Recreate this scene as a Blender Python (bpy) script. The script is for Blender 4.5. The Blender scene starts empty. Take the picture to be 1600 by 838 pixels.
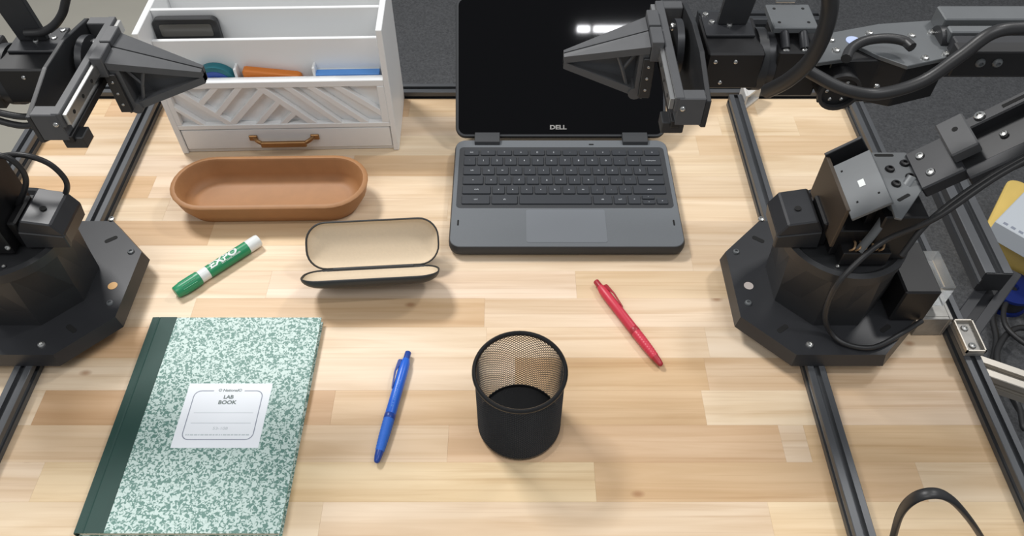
import bpy, bmesh, math, random
from mathutils import Vector, Matrix, Euler
random.seed(7)
V = Vector
SC = bpy.context.scene
COL = SC.collection

# ---------------------------------------------------------------- camera
F_PX, PITCH, CAM_H = 1200.0, math.radians(50.4), 0.755
cam_d = bpy.data.cameras.new('camera')
cam_d.sensor_width = 36.0
cam_d.lens = 36.0 * F_PX / 1600.0
cam_d.clip_start = 0.01
cam = bpy.data.objects.new('camera', cam_d)
COL.objects.link(cam)
cam.location = (0, 0, CAM_H)
cam.rotation_euler = (math.radians(90) - PITCH, 0, 0)
SC.camera = cam

# ---------------------------------------------------------------- world, lights, exposure
w = bpy.data.worlds.new('room_air')
SC.world = w
w.use_nodes = True
w.node_tree.nodes['Background'].inputs[0].default_value = (0.93, 0.96, 1.0, 1)
w.node_tree.nodes['Background'].inputs[1].default_value = 0.33

def area(name, loc, target, sx, sy, power, col=(1, 1, 1)):
    l = bpy.data.lights.new(name, 'AREA')
    l.shape = 'RECTANGLE'; l.size = sx; l.size_y = sy; l.energy = power; l.color = col
    o = bpy.data.objects.new(name, l); COL.objects.link(o)
    o.location = loc
    o.rotation_euler = (V(target) - V(loc)).to_track_quat('-Z', 'Y').to_euler()
    return o
area('ceiling_panel_back', (-1.15, 1.70, 2.2), (-0.1, 0.6, 0), 0.60, 0.36, 47, (1.0, 0.985, 0.965))
area('ceiling_panel_side', (1.35, 1.45, 2.1), (0.2, 0.6, 0), 0.30, 0.22, 14, (1.0, 0.985, 0.965))
area('ceiling_tube', (0.80, 0.17, 2.0), (0.80, 0.17, 0), 0.95, 0.026, 9, (0.97, 0.98, 1.0))
area('ceiling_tube_short', (0.285, 0.17, 2.0), (0.285, 0.17, 0), 0.05, 0.026, 0.5, (0.97, 0.98, 1.0))
area('ceiling_panel_front', (-0.9, -0.7, 2.2), (-0.2, 0.6, 0), 1.2, 0.6, 15, (1, 0.99, 0.97))
SC.view_settings.view_transform = 'Standard'
SC.view_settings.look = 'None'
SC.view_settings.gamma = 1.0
SC.view_settings.use_curve_mapping = False
SC.view_settings.exposure = 0.0

# ---------------------------------------------------------------- pixel to point helpers
CO, SI = math.cos(PITCH), math.sin(PITCH)
FW, UP, RT, EYE = V((0, CO, -SI)), V((0, SI, CO)), V((1, 0, 0)), V((0, 0, CAM_H))
def ray(u, v): return FW + RT * ((u - 800) / F_PX) + UP * ((419 - v) / F_PX)
def onp(u, v, p0, n):
    r = ray(u, v); n = V(n); return EYE + r * ((V(p0) - EYE).dot(n) / r.dot(n))
def PZ(u, v, z=0.0): return onp(u, v, (0, 0, z), (0, 0, 1))
def PY(u, v, y): return onp(u, v, (0, y, 0), (0, 1, 0))

# ---------------------------------------------------------------- materials
def srgb(c):
    def f(x):
        x /= 255.0
        return x / 12.92 if x <= 0.04045 else ((x + 0.055) / 1.055) ** 2.4
    return (f(c[0]), f(c[1]), f(c[2]), 1)
MATS = {}
def mat(name, col, rough=0.5, metal=0.0, noise=0.0, nscale=200, bump=0.0, spec=0.5, coat=0.0, alpha=None, trans=0.0):
    m = bpy.data.materials.new(name); m.use_nodes = True
    nt = m.node_tree; b = nt.nodes['Principled BSDF']
    c = srgb(col)
    b.inputs['Base Color'].default_value = c
    b.inputs['Roughness'].default_value = rough
    b.inputs['Metallic'].default_value = metal
    b.inputs['Specular IOR Level'].default_value = spec
    b.inputs['Coat Weight'].default_value = coat
    if trans: b.inputs['Transmission Weight'].default_value = trans
    if noise or bump:
        tc = nt.nodes.new('ShaderNodeTexCoord')
        n = nt.nodes.new('ShaderNodeTexNoise'); n.inputs['Scale'].default_value = nscale; n.inputs['Detail'].default_value = 3
        nt.links.new(tc.outputs['Object'], n.inputs['Vector'])
        if noise:
            mx = nt.nodes.new('ShaderNodeMixRGB'); mx.blend_type = 'MIX'
            mx.inputs[1].default_value = tuple(x * (1 - noise) for x in c[:3]) + (1,)
            mx.inputs[2].default_value = tuple(min(1, x * (1 + noise)) for x in c[:3]) + (1,)
            nt.links.new(n.outputs['Fac'], mx.inputs[0]); nt.links.new(mx.outputs[0], b.inputs['Base Color'])
        if bump:
            bp = nt.nodes.new('ShaderNodeBump'); bp.inputs['Strength'].default_value = bump; bp.inputs['Distance'].default_value = 0.0006
            nt.links.new(n.outputs['Fac'], bp.inputs['Height']); nt.links.new(bp.outputs[0], b.inputs['Normal'])
    MATS[name] = m
    return m
M_blk = mat('black_plastic', (40, 41, 43), 0.42, noise=0.15, nscale=60)
M_blk2 = mat('black_anodised', (46, 47, 50), 0.38, metal=0.15, noise=0.12, nscale=40)
M_print = mat('printed_plastic', (77, 78, 80), 0.5, noise=0.1, nscale=90, bump=0.15)
M_gry = mat('grey_bracket', (100, 103, 105), 0.42, metal=0.25, noise=0.08, nscale=50)
M_dk = mat('servo_black', (18, 18, 20), 0.45)
M_rub = mat('cable_rubber', (40, 40, 41), 0.42)
M_rail = mat('anodised_rail', (86, 88, 91), 0.4, metal=0.4, noise=0.12, nscale=30)
M_sil = mat('bright_steel', (205, 205, 203), 0.28, metal=0.95)
M_alu = mat('bare_aluminium', (196, 190, 180), 0.38, metal=0.75, noise=0.08, nscale=40)
M_cast = mat('cast_silver', (214, 212, 208), 0.4, metal=0.25)
M_brk = mat('cast_bracket', (150, 148, 144), 0.45, metal=0.6, noise=0.2, nscale=120)
M_wht = mat('white_lacquer', (232, 233, 233), 0.42, noise=0.015, nscale=20)
M_gold = mat('brushed_brass', (160, 122, 82), 0.33, metal=0.85, noise=0.1, nscale=100)
M_tray = mat('tan_leather', (166, 119, 77), 0.55, noise=0.10, nscale=70, bump=0.15)
M_lin = mat('beige_flock', (212, 194, 168), 0.9, noise=0.05, nscale=300, bump=0.2)
M_cas = mat('dark_leatherette', (44, 46, 47), 0.5, noise=0.1, nscale=200, bump=0.2)
M_grn = mat('green_label', (35, 138, 92), 0.4, noise=0.06, nscale=60)
M_cap = mat('green_cap', (44, 142, 98), 0.35, noise=0.08, nscale=80)
M_pwh = mat('white_plastic', (226, 230, 228), 0.35)
M_lap = mat('laptop_grey', (102, 106, 110), 0.55, noise=0.05, nscale=400, bump=0.1)
M_lapd = mat('laptop_rubber', (50, 52, 55), 0.6)
M_key = mat('key_black', (48, 51, 56), 0.5)
M_pad = mat('touchpad', (114, 118, 123), 0.45)
M_leg = mat('key_legend', (190, 194, 198), 0.6)
M_scr = mat('screen_glass', (3, 3, 5), 0.04, spec=0.22)
M_tape = mat('spine_cloth', (29, 64, 57), 0.6, noise=0.12, nscale=60, bump=0.2)
M_pap = mat('page_paper', (222, 214, 196), 0.8)
M_lab = mat('label_paper', (238, 242, 247), 0.6)
M_ink = mat('label_ink', (146, 152, 166), 0.7)
M_inkd = mat('label_ink_dark', (112, 124, 122), 0.7)
M_inkp = mat('label_ink_pale', (196, 204, 208), 0.7)
M_blu = mat('blue_plastic', (36, 100, 208), 0.32, noise=0.05, nscale=60)
M_blud = mat('deep_blue_plastic', (28, 66, 150), 0.35)
M_blug = mat('blue_grip', (42, 106, 205), 0.6, bump=0.5, nscale=900)
M_red = mat('red_plastic', (200, 52, 72), 0.4, noise=0.05, nscale=60)
M_redd = mat('dark_red_plastic', (164, 40, 52), 0.4)
M_mesh = mat('black_wire', (52, 52, 53), 0.42, metal=0.3)
M_rim = mat('black_enamel', (30, 30, 31), 0.25, metal=0.2)
M_org = mat('orange_plastic', (214, 122, 40), 0.5, noise=0.05, nscale=50)
M_sky = mat('sky_blue_paper', (98, 156, 226), 0.6)
M_teal = mat('teal_plastic', (26, 108, 120), 0.4)
M_tblu = mat('cobalt_plastic', (48, 84, 166), 0.4)
M_scg = mat('grey_screen', (92, 90, 86), 0.25)
M_yel = mat('yellow_plastic', (238, 205, 116), 0.5, noise=0.05, nscale=30)
M_car = mat('pale_carton', (206, 212, 218), 0.55)
M_nav = mat('navy_plastic', (20, 40, 110), 0.4)
M_pcb = mat('copper_wire', (176, 146, 112), 0.4, metal=0.5)
M_stk = mat('gold_sticker', (206, 160, 100), 0.4)
M_stw = mat('pale_sticker', (196, 186, 180), 0.5)
M_stb = mat('blue_sticker', (176, 190, 226), 0.5)
M_bra = mat('servo_bronze', (74, 64, 54), 0.45, metal=0.3)
M_clr = mat('clear_acrylic', (225, 228, 228), 0.08, trans=0.85)
M_redw = mat('red_wire', (190, 40, 40), 0.5)
M_hole = mat('bore_black', (8, 8, 8), 0.8)

def carpet_mat():
    m = mat('charcoal_carpet', (66, 67, 68), 0.95, noise=0.0)
    nt = m.node_tree; b = nt.nodes['Principled BSDF']
    tc = nt.nodes.new('ShaderNodeTexCoord'); n = nt.nodes.new('ShaderNodeTexNoise')
    n.inputs['Scale'].default_value = 140; n.inputs['Detail'].default_value = 5; n.inputs['Roughness'].default_value = 0.75
    r = nt.nodes.new('ShaderNodeValToRGB')
    r.color_ramp.elements[0].position = 0.3; r.color_ramp.elements[0].color = srgb((58, 59, 61))
    r.color_ramp.elements[1].position = 0.72; r.color_ramp.elements[1].color = srgb((99, 100, 102))
    nt.links.new(tc.outputs['Object'], n.inputs['Vector']); nt.links.new(n.outputs['Fac'], r.inputs[0]); nt.links.new(r.outputs[0], b.inputs['Base Color'])
    bp = nt.nodes.new('ShaderNodeBump'); bp.inputs['Strength'].default_value = 0.6; bp.inputs['Distance'].default_value = 0.004
    nt.links.new(n.outputs['Fac'], bp.inputs['Height']); nt.links.new(bp.outputs[0], b.inputs['Normal'])
    return m
M_carpet = carpet_mat()
M_vinyl = mat('pale_vinyl', (176, 172, 160), 0.5, noise=0.05, nscale=8)

def wood_mat():
    m = bpy.data.materials.new('butcher_block_birch'); m.use_nodes = True
    nt = m.node_tree; b = nt.nodes['Principled BSDF']; L = nt.links.new
    oi = nt.nodes.new('ShaderNodeObjectInfo'); tc = nt.nodes.new('ShaderNodeTexCoord')
    mul = nt.nodes.new('ShaderNodeVectorMath'); mul.operation = 'MULTIPLY'; mul.inputs[1].default_value = (1.6, 26, 26)
    cmb = nt.nodes.new('ShaderNodeCombineXYZ')
    mr = nt.nodes.new('ShaderNodeMath'); mr.operation = 'MULTIPLY'; mr.inputs[1].default_value = 73.0
    L(oi.outputs['Random'], mr.inputs[0]); L(mr.outputs[0], cmb.inputs[0]); L(mr.outputs[0], cmb.inputs[2])
    add = nt.nodes.new('ShaderNodeVectorMath'); add.operation = 'ADD'
    L(tc.outputs['Object'], mul.inputs[0]); L(mul.outputs[0], add.inputs[0]); L(cmb.outputs[0], add.inputs[1])
    n1 = nt.nodes.new('ShaderNodeTexNoise'); n1.inputs['Scale'].default_value = 2.2; n1.inputs['Detail'].default_value = 4; n1.inputs['Roughness'].default_value = 0.55; n1.inputs['Distortion'].default_value = 0.7
    L(add.outputs[0], n1.inputs['Vector'])
    # broad cathedral figure along the stave
    n2 = nt.nodes.new('ShaderNodeTexNoise'); n2.inputs['Scale'].default_value = 0.75; n2.inputs['Detail'].default_value = 2; n2.inputs['Distortion'].default_value = 1.2
    L(add.outputs[0], n2.inputs['Vector'])
    r1 = nt.nodes.new('ShaderNodeValToRGB')
    r1.color_ramp.elements[0].position = 0.30; r1.color_ramp.elements[0].color = (0.85, 0.79, 0.71, 1)
    r1.color_ramp.elements[1].position = 0.62; r1.color_ramp.elements[1].color = (1.0, 1.0, 1.0, 1)
    L(n1.outputs['Fac'], r1.inputs[0])
    r2 = nt.nodes.new('ShaderNodeValToRGB')
    r2.color_ramp.elements[0].position = 0.32; r2.color_ramp.elements[0].color = (0.89, 0.83, 0.75, 1)
    r2.color_ramp.elements[1].position = 0.60; r2.color_ramp.elements[1].color = (1.04, 1.04, 1.04, 1)
    L(n2.outputs['Fac'], r2.inputs[0])
    m1 = nt.nodes.new('ShaderNodeMixRGB'); m1.blend_type = 'MULTIPLY'; m1.inputs[0].default_value = 1.0
    L(oi.outputs['Color'], m1.inputs[1]); L(r1.outputs[0], m1.inputs[2])
    m2 = nt.nodes.new('ShaderNodeMixRGB'); m2.blend_type = 'MULTIPLY'; m2.inputs[0].default_value = 0.8
    L(m1.outputs[0], m2.inputs[1]); L(r2.outputs[0], m2.inputs[2])
    # pin knots
    vo = nt.nodes.new('ShaderNodeTexVoronoi'); vo.voronoi_dimensions = '2D'; vo.inputs['Scale'].default_value = 5.0
    mu2 = nt.nodes.new('ShaderNodeVectorMath'); mu2.operation = 'MULTIPLY'; mu2.inputs[1].default_value = (0.55, 1.0, 0.0)
    ad2 = nt.nodes.new('ShaderNodeVectorMath'); ad2.operation = 'ADD'
    L(tc.outputs['Object'], mu2.inputs[0]); L(mu2.outputs[0], ad2.inputs[0]); L(cmb.outputs[0], ad2.inputs[1]); L(ad2.outputs[0], vo.inputs['Vector'])
    r3 = nt.nodes.new('ShaderNodeValToRGB')
    r3.color_ramp.elements[0].position = 0.006; r3.color_ramp.elements[0].color = (1, 1, 1, 1)
    r3.color_ramp.elements[1].position = 0.024; r3.color_ramp.elements[1].color = (0, 0, 0, 1)
    L(vo.outputs['Distance'], r3.inputs[0])
    m3 = nt.nodes.new('ShaderNodeMixRGB'); m3.blend_type = 'MIX'; m3.inputs[2].default_value = srgb((150, 100, 62))
    kf = nt.nodes.new('ShaderNodeMath'); kf.operation = 'MULTIPLY'; kf.inputs[1].default_value = 0.6
    L(r3.outputs[0], kf.inputs[0]); L(kf.outputs[0], m3.inputs[0]); L(m2.outputs[0], m3.inputs[1])
    # thin dark growth lines
    mu4 = nt.nodes.new('ShaderNodeVectorMath'); mu4.operation = 'MULTIPLY'; mu4.inputs[1].default_value = (1.0, 5.0, 5.0)
    L(add.outputs[0], mu4.inputs[0])
    n4 = nt.nodes.new('ShaderNodeTexNoise'); n4.inputs['Scale'].default_value = 1.5; n4.inputs['Detail'].default_value = 3; n4.inputs['Distortion'].default_value = 0.4
    L(mu4.outputs[0], n4.inputs['Vector'])
    r4 = nt.nodes.new('ShaderNodeValToRGB')
    r4.color_ramp.elements[0].position = 0.33; r4.color_ramp.elements[0].color = (0.74, 0.64, 0.54, 1)
    r4.color_ramp.elements[1].position = 0.43; r4.color_ramp.elements[1].color = (1, 1, 1, 1)
    L(n4.outputs['Fac'], r4.inputs[0])
    m4 = nt.nodes.new('ShaderNodeMixRGB'); m4.blend_type = 'MULTIPLY'; m4.inputs[0].default_value = 0.32
    L(m3.outputs[0], m4.inputs[1]); L(r4.outputs[0], m4.inputs[2])
    L(m4.outputs[0], b.inputs['Base Color'])
    b.inputs['Roughness'].default_value = 0.42
    b.inputs['Specular IOR Level'].default_value = 0.35
    bp = nt.nodes.new('ShaderNodeBump'); bp.inputs['Strength'].default_value = 0.08; bp.inputs['Distance'].default_value = 0.0005
    L(n1.outputs['Fac'], bp.inputs['Height']); L(bp.outputs[0], b.inputs['Normal'])
    return m
M_wood = wood_mat()

def marble_mat():
    m = bpy.data.materials.new('green_marbled_board'); m.use_nodes = True
    nt = m.node_tree; b = nt.nodes['Principled BSDF']; L = nt.links.new
    tc = nt.nodes.new('ShaderNodeTexCoord'); n = nt.nodes.new('ShaderNodeTexNoise')
    n.inputs['Scale'].default_value = 320; n.inputs['Detail'].default_value = 1.0; n.inputs['Distortion'].default_value = 0.9
    L(tc.outputs['Object'], n.inputs['Vector'])
    r = nt.nodes.new('ShaderNodeValToRGB')
    r.color_ramp.elements[0].position = 0.44; r.color_ramp.elements[0].color = srgb((94, 134, 124))
    r.color_ramp.elements[1].position = 0.535; r.color_ramp.elements[1].color = srgb((196, 215, 209))
    L(n.outputs['Fac'], r.inputs[0]); L(r.outputs[0], b.inputs['Base Color'])
    b.inputs['Roughness'].default_value = 0.5
    return m
M_marb = marble_mat()

# ---------------------------------------------------------------- mesh helpers
def nb(): return bmesh.new()
def bx(bm, lo, hi, M=None, bev=0.0, seg=1):
    lo, hi = V(lo), V(hi)
    r = bmesh.ops.create_cube(bm, size=1.0)
    vs = r['verts']
    for v in vs:
        v.co = V([(lo[i] + hi[i]) / 2 + v.co[i] * (hi[i] - lo[i]) for i in range(3)])
    if bev:
        es = list({e for v in vs for e in v.link_edges})
        rb = bmesh.ops.bevel(bm, geom=es, offset=bev, segments=seg, affect='EDGES', profile=0.5)
        vs = list({v for f in rb['faces'] for v in f.verts} | {v for v in vs if v.is_valid})
    if M is not None:
        for v in vs: v.co = M @ v.co
    return vs
def prism(bm, pts, ext, bev=0.0):
    """polygon pts (3D, planar) extruded by vector ext"""
    ext = V(ext)
    a = [bm.verts.new(V(p)) for p in pts]; b = [bm.verts.new(V(p) + ext) for p in pts]
    n = len(pts)
    fs = [bm.faces.new(a), bm.faces.new(b[::-1])]
    for i in range(n):
        fs.append(bm.faces.new([a[(i + 1) % n], a[i], b[i], b[(i + 1) % n]]))
    bmesh.ops.recalc_face_normals(bm, faces=fs)
    if bev:
        es = list({e for f in fs for e in f.edges})
        bmesh.ops.bevel(bm, geom=es, offset=bev, segments=1, affect='EDGES', profile=0.5)
    return fs
def loft(bm, rings, caps=True, closed=True):
    R = [[bm.verts.new(V(p)) for p in r] for r in rings]
    fs = []
    n = len(R[0])
    for i in range(len(R) - 1):
        for j in range(n if closed else n - 1):
            k = (j + 1) % n
            fs.append(bm.faces.new([R[i][j], R[i][k], R[i + 1][k], R[i + 1][j]]))
    if caps:
        fs.append(bm.faces.new(R[0][::-1])); fs.append(bm.faces.new(R[-1]))
    bmesh.ops.recalc_face_normals(bm, faces=fs)
    return fs
def basis(d):
    d = V(d).normalized()
    a = V((0, 0, 1)) if abs(d.z) < 0.9 else V((1, 0, 0))
    x = d.cross(a).normalized(); y = d.cross(x).normalized()
    return x, y
def cyl(bm, p0, p1, r0, r1=None, seg=20):
    p0, p1 = V(p0), V(p1); r1 = r0 if r1 is None else r1
    x, y = basis(p1 - p0)
    rg = lambda p, r: [p + (x * math.cos(2 * math.pi * i / seg) + y * math.sin(2 * math.pi * i / seg)) * r for i in range(seg)]
    return loft(bm, [rg(p0, r0), rg(p1, r1)])
def lathe(bm, prof, p0, axis, seg=32, caps=True):
    """prof: list of (radius, distance along axis)"""
    p0 = V(p0); axis = V(axis).normalized(); x, y = basis(axis)
    rings = [[p0 + axis * t + (x * math.cos(2 * math.pi * i / seg) + y * math.sin(2 * math.pi * i / seg)) * r for i in range(seg)] for r, t in prof]
    return loft(bm, rings, caps)
def smooth_path(pts, n=8):
    pts = [V(p) for p in pts]; out = []
    q = [pts[0] * 2 - pts[1]] + pts + [pts[-1] * 2 - pts[-2]]
    for i in range(1, len(q) - 2):
        for k in range(n):
            t = k / n
            a, b, c, d = q[i - 1], q[i], q[i + 1], q[i + 2]
            out.append(0.5 * ((2 * b) + (c - a) * t + (2 * a - 5 * b + 4 * c - d) * t * t + (3 * b - a - 3 * c + d) * t ** 3))
    out.append(pts[-1]); return out
def tube(bm, pts, r, seg=10, flat=1.0, up=None, n=8):
    P = smooth_path(pts, n) if n > 1 else [V(p) for p in pts]
    rings = []; px = None
    for i, p in enumerate(P):
        d = (P[min(i + 1, len(P) - 1)] - P[max(i - 1, 0)]).normalized()
        if px is None:
            px = V(up) if up else basis(d)[0]
        px = (px - d * px.dot(d)).normalized(); py = d.cross(px)
        rings.append([p + (px * math.cos(2 * math.pi * j / seg) + py * math.sin(2 * math.pi * j / seg) * flat) * r for j in range(seg)])
    return loft(bm, rings)
def rrect(w, h, r, seg=6, cx=0, cy=0):
    pts = []
    for sx, sy, a0 in ((1, 1, 0), (-1, 1, 90), (-1, -1, 180), (1, -1, 270)):
        for k in range(seg + 1):
            a = math.radians(a0 + 90 * k / seg)
            pts.append((cx + sx * (w / 2 - r) + r * math.cos(a), cy + sy * (h / 2 - r) + r * math.sin(a)))
    return pts

ROOT = {}
def part(name, bm, m, parent=None, world=False, smooth=False):
    """one mesh object; with world=True the mesh is given in world coordinates and moved into its thing's frame"""
    if smooth is True: smooth = 35
    me = bpy.data.meshes.new(name)
    if world and parent is not None:
        r = parent
        while r.parent: r = r.parent
        bm.transform(ROOT[r.name].inverted())
    bm.to_mesh(me); bm.free()
    me.materials.append(m)
    if smooth:
        for p in me.polygons: p.use_smooth = True
        me.set_sharp_from_angle(angle=math.radians(smooth))
    o = bpy.data.objects.new(name, me); COL.objects.link(o)
    if parent is not None: o.parent = parent
    return o
def tag(o, label, cat=None, group=None, kind=None):
    o['label'] = label
    if cat: o['category'] = cat
    if group: o['group'] = group
    if kind: o['kind'] = kind
    return o
def thing(name, label, cat, loc=(0, 0, 0), rz=0.0, group=None, kind=None):
    o = bpy.data.objects.new(name, None); COL.objects.link(o)
    o.empty_display_size = 0.02
    o.location = loc; o.rotation_euler = (0, 0, rz)
    ROOT[o.name] = Matrix.Translation(V(loc)) @ Matrix.Rotation(rz, 4, 'Z')
    return tag(o, label, cat, group, kind)
def text_bm(s, size, extrude=0.0, align='CENTER', fit=None, shear=0.0, bold=0.0):
    c = bpy.data.curves.new('lettering', 'FONT'); c.body = s; c.size = size; c.align_x = align; c.align_y = 'CENTER'
    c.extrude = extrude; c.resolution_u = 3; c.shear = shear; c.offset = bold
    o = bpy.data.objects.new('lettering', c); COL.objects.link(o)
    dg = bpy.context.evaluated_depsgraph_get()
    me = bpy.data.meshes.new_from_object(o.evaluated_get(dg))
    bm = bmesh.new(); bm.from_mesh(me)
    bpy.data.objects.remove(o); bpy.data.curves.remove(c); bpy.data.meshes.remove(me)
    if fit:
        xs = [v.co.x for v in bm.verts]; ww = max(xs) - min(xs)
        for v in bm.verts: v.co.x *= fit / ww
    return bm
def screw(p, n, r, m, parent, h=None, name='screw'):
    """button-head screw with a hex socket, world coordinates"""
    n = V(n).normalized(); h = h or r * 0.7
    bm = nb(); p = V(p) - n * 0.0004
    lathe(bm, [(r, 0), (r, h * 0.45), (r * 0.82, h * 0.85), (r * 0.45, h), (r * 0.42, h * 0.5)], p, n, 14)
    return part(name, bm, m, parent, world=True, smooth=True)
def one(name, fn, m, parent, world=True, smooth=False):
    bm = nb(); fn(bm); return part(name, bm, m, parent, world, smooth)

# ================================================================ SETTING
FLOOR_Z = -0.74
bm = nb(); bx(bm, (-0.60, -1.5, FLOOR_Z - 0.05), (4.5, 4.5, FLOOR_Z))
tag(part('floor', bm, M_carpet), 'charcoal grey carpet floor beside and behind the worktable', kind='structure')
bm = nb(); bx(bm, (-4.5, -1.5, FLOOR_Z - 0.05), (-0.60, 4.5, FLOOR_Z))
tag(part('floor', bm, M_vinyl), 'pale greyish beige vinyl floor at the worktable end', kind='structure')

bm = nb(); bx(bm, (-4.5, 4.4, FLOOR_Z), (4.5, 4.5, 1.95))
tag(part('wall_back', bm, M_car), 'plain pale painted wall far behind the worktable', kind='structure')

# ================================================================ WORKTABLE (butcher block staves)
TX0, TX1, TY1 = -0.716, 0.534, 0.9675
table = thing('worktable', 'pale butcher block worktable of glued wooden staves on black steel legs', 'table', (0, 0.5, FLOOR_Z))
PAL, MID, TAN, DRK, YEL = (233, 212, 185), (226, 201, 168), (218, 188, 152), (210, 177, 140), (231, 208, 171)
rows = {  # row index k: Y from .5325+.0435k to next; list of (stave right end as photo column at row middle, tone)
    -8: [(0, PAL), (600, MID), (1250, TAN), (9999, PAL)],
    -7: [(300, TAN), (800, PAL), (9999, MID)],
    -6: [(500, PAL), (1206, PAL), (9999, YEL)],
    -5: [(58, PAL), (230, YEL), (930, YEL), (1440, TAN), (9999, PAL)],
    -4: [(700, MID), (1222, TAN), (1262, PAL), (9999, TAN)],
    -3: [(60, PAL), (520, DRK), (1100, TAN), (1300, PAL), (9999, PAL)],
    -2: [(430, PAL), (805, PAL), (1104, TAN), (9999, MID)],
    -1: [(80, PAL), (380, DRK), (760, PAL), (1105, PAL), (9999, PAL)],
    0: [(300, PAL), (757, TAN), (1150, PAL), (9999, PAL)],
    1: [(420, PAL), (900, PAL), (9999, MID)],
    2: [(210, MID), (640, PAL), (1080, PAL), (9999, PAL)],
    3: [(330, DRK), (560, MID), (1000, PAL), (9999, PAL)],
    4: [(260, PAL), (700, PAL), (9999, PAL)],
    5: [(238, DRK), (540, PAL), (1030, PAL), (9999, PAL)],
    6: [(190, PAL), (551, PAL), (1000, TAN), (9999, PAL)],
    7: [(140, TAN), (380, PAL), (1090, PAL), (9999, MID)],
    8: [(330, PAL), (720, PAL), (1125, PAL), (1245, PAL), (9999, MID)],
    9: [(170, MID), (640, TAN), (1180, MID), (9999, PAL)],
}
for k, segs in rows.items():
    y0 = 0.5325 + 0.0435 * k; y1 = y0 + 0.0435; ym = (y0 + y1) / 2
    d = ym * CO + CAM_H * SI
    x = TX0
    for end, tone in segs:
        xe = min(TX1, (end - 800) / F_PX * d)
        if xe <= x + 0.01: continue
        bm = nb()
        cx = (x + xe) / 2
        bx(bm, (x - cx + 0.00003, -0.02172, -0.0375), (xe - cx - 0.00003, 0.02172, 0.0), bev=0.0001)
        o = part('wood_stave', bm, M_wood, table)
        o.location = (cx, ym - 0.5, -FLOOR_Z)
        j = 1 + random.uniform(-0.035, 0.035)
        c = srgb(tone); o.color = (c[0] * j, c[1] * j * random.uniform(0.985, 1.01), c[2] * j * random.uniform(0.96, 1.03), 1)
        x = xe
Y0T = 0.5325 + 0.0435 * -8
for lx in (TX0 + 0.06, TX1 - 0.06):
    for ly in (Y0T + 0.05, TY1 - 0.06):
        bm = nb(); bx(bm, (lx - 0.025, ly - 0.025, FLOOR_Z), (lx + 0.025, ly + 0.025, -0.0377), bev=0.002)
        part('leg', bm, M_blk2, table, world=True)
# ================================================================ EXTRUSION RAILS
def extrusion(name, p0, p1, size, m, label, group=None, up=(0, 0, 1), cat='rail'):
    """T-slot extrusion from p0 to p1 (centre line)"""
    p0, p1 = V(p0), V(p1); d = (p1 - p0).normalized(); u = V(up); s = d.cross(u).normalized(); u = s.cross(d).normalized()
    h = size / 2; a, b, t, e = 0.30 * h, 0.62 * h, 0.18 * h, 0.06 * h
    q = [(h - e, h), (a, h), (a, h - t), (b, h - t), (b * 0.7, h - t * 3), (-b * 0.7, h - t * 3), (-b, h - t), (-a, h - t), (-a, h), (-(h - e), h)]
    prof = []
    for i in range(4):
        c, sn = [(1, 0), (0, 1), (-1, 0), (0, -1)][i]
        prof += [(x * c - y * sn, x * sn + y * c) for x, y in q]
    root = thing(name, label, cat, (p0 + p1) / 2, group=group)
    bm = nb(); loft(bm, [[p0 + s * x + u * y for x, y in prof], [p1 + s * x + u * y for x, y in prof]])
    part('profile', bm, m, root, world=True)
    for p, dd in ((p0, -d), (p1, d)):
        bm = nb(); prism(bm, [p + s * x + u * y for x, y in ((h * .93, h * .93), (-h * .93, h * .93), (-h * .93, -h * .93), (h * .93, -h * .93))], dd * 0.0015)
        part('end_cap', bm, M_blk, root, world=True)
    return root
RY0, RY1 = 0.18, 0.952
extrusion('extrusion_rail', (0.3415, RY0, 0.0101), (0.3415, RY1, 0.0101), 0.02, M_rail, 'black slotted aluminium rail under the robot arm near the laptop')
extrusion('extrusion_rail', (0.522, RY0, 0.0101), (0.522, RY1, 0.0101), 0.02, M_rail, 'black slotted aluminium rail along the worktable edge next to the carpet')
extrusion('extrusion_rail', (-0.549, RY0, 0.0101), (-0.549, RY1, 0.0101), 0.02, M_rail, 'black slotted aluminium rail under the robot arm beside the green notebook')
extrusion('extrusion_rail', (-0.702, RY0, 0.0101), (-0.702, RY1, 0.0101), 0.02, M_rail, 'black slotted aluminium rail along the worktable edge next to the pale floor')
extrusion('cross_rail', (-0.75, 0.9805, 0.0001), (0.57, 0.9805, 0.0001), 0.022, M_rail, 'long black slotted cross rail along the back edge of the worktable')

def corner_bracket(loc, rz, size, m, label, group=None):
    """cast gusset bracket: two flanges and two triangular cheeks, screws"""
    root = thing('corner_bracket', label, 'bracket', loc, rz, group)
    s, t, wd = size, size * 0.12, size * 0.9
    bm = nb(); bx(bm, (0, 0, 0), (s, t, wd), bev=0.0006); part('flange', bm, m, root)
    bm = nb(); bx(bm, (0, t, 0), (t, s, wd), bev=0.0006); part('flange', bm, m, root)
    for z in (0, wd - t):
        bm = nb(); prism(bm, [(t, t, z), (s, t, z), (t, s, z)], (0, 0, t)); part('gusset', bm, m, root)
    for p, n in (((s * .55, t, wd / 2), (0, 1, 0)), ((t, s * .55, wd / 2), (1, 0, 0))):
        bm = nb(); lathe(bm, [(s * .15, 0), (s * .15, s * .06), (s * .08, s * .1)], p, n, 14); part('screw', bm, M_sil, root)
    return root
corner_bracket((0.3526, 0.9685, 0.001), math.radians(-90), 0.031, M_cast, 'bright cast corner bracket between cross rail and the rail near the laptop')
corner_bracket((0.5105, 0.9685, 0.001), math.radians(180), 0.026, M_cast, 'bright cast corner bracket between cross rail and the carpet side rail')
corner_bracket((-0.5601, 0.9685, 0.001), math.radians(180), 0.028, M_cast, 'bright cast corner bracket on the rail next to the white organizer')

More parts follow.
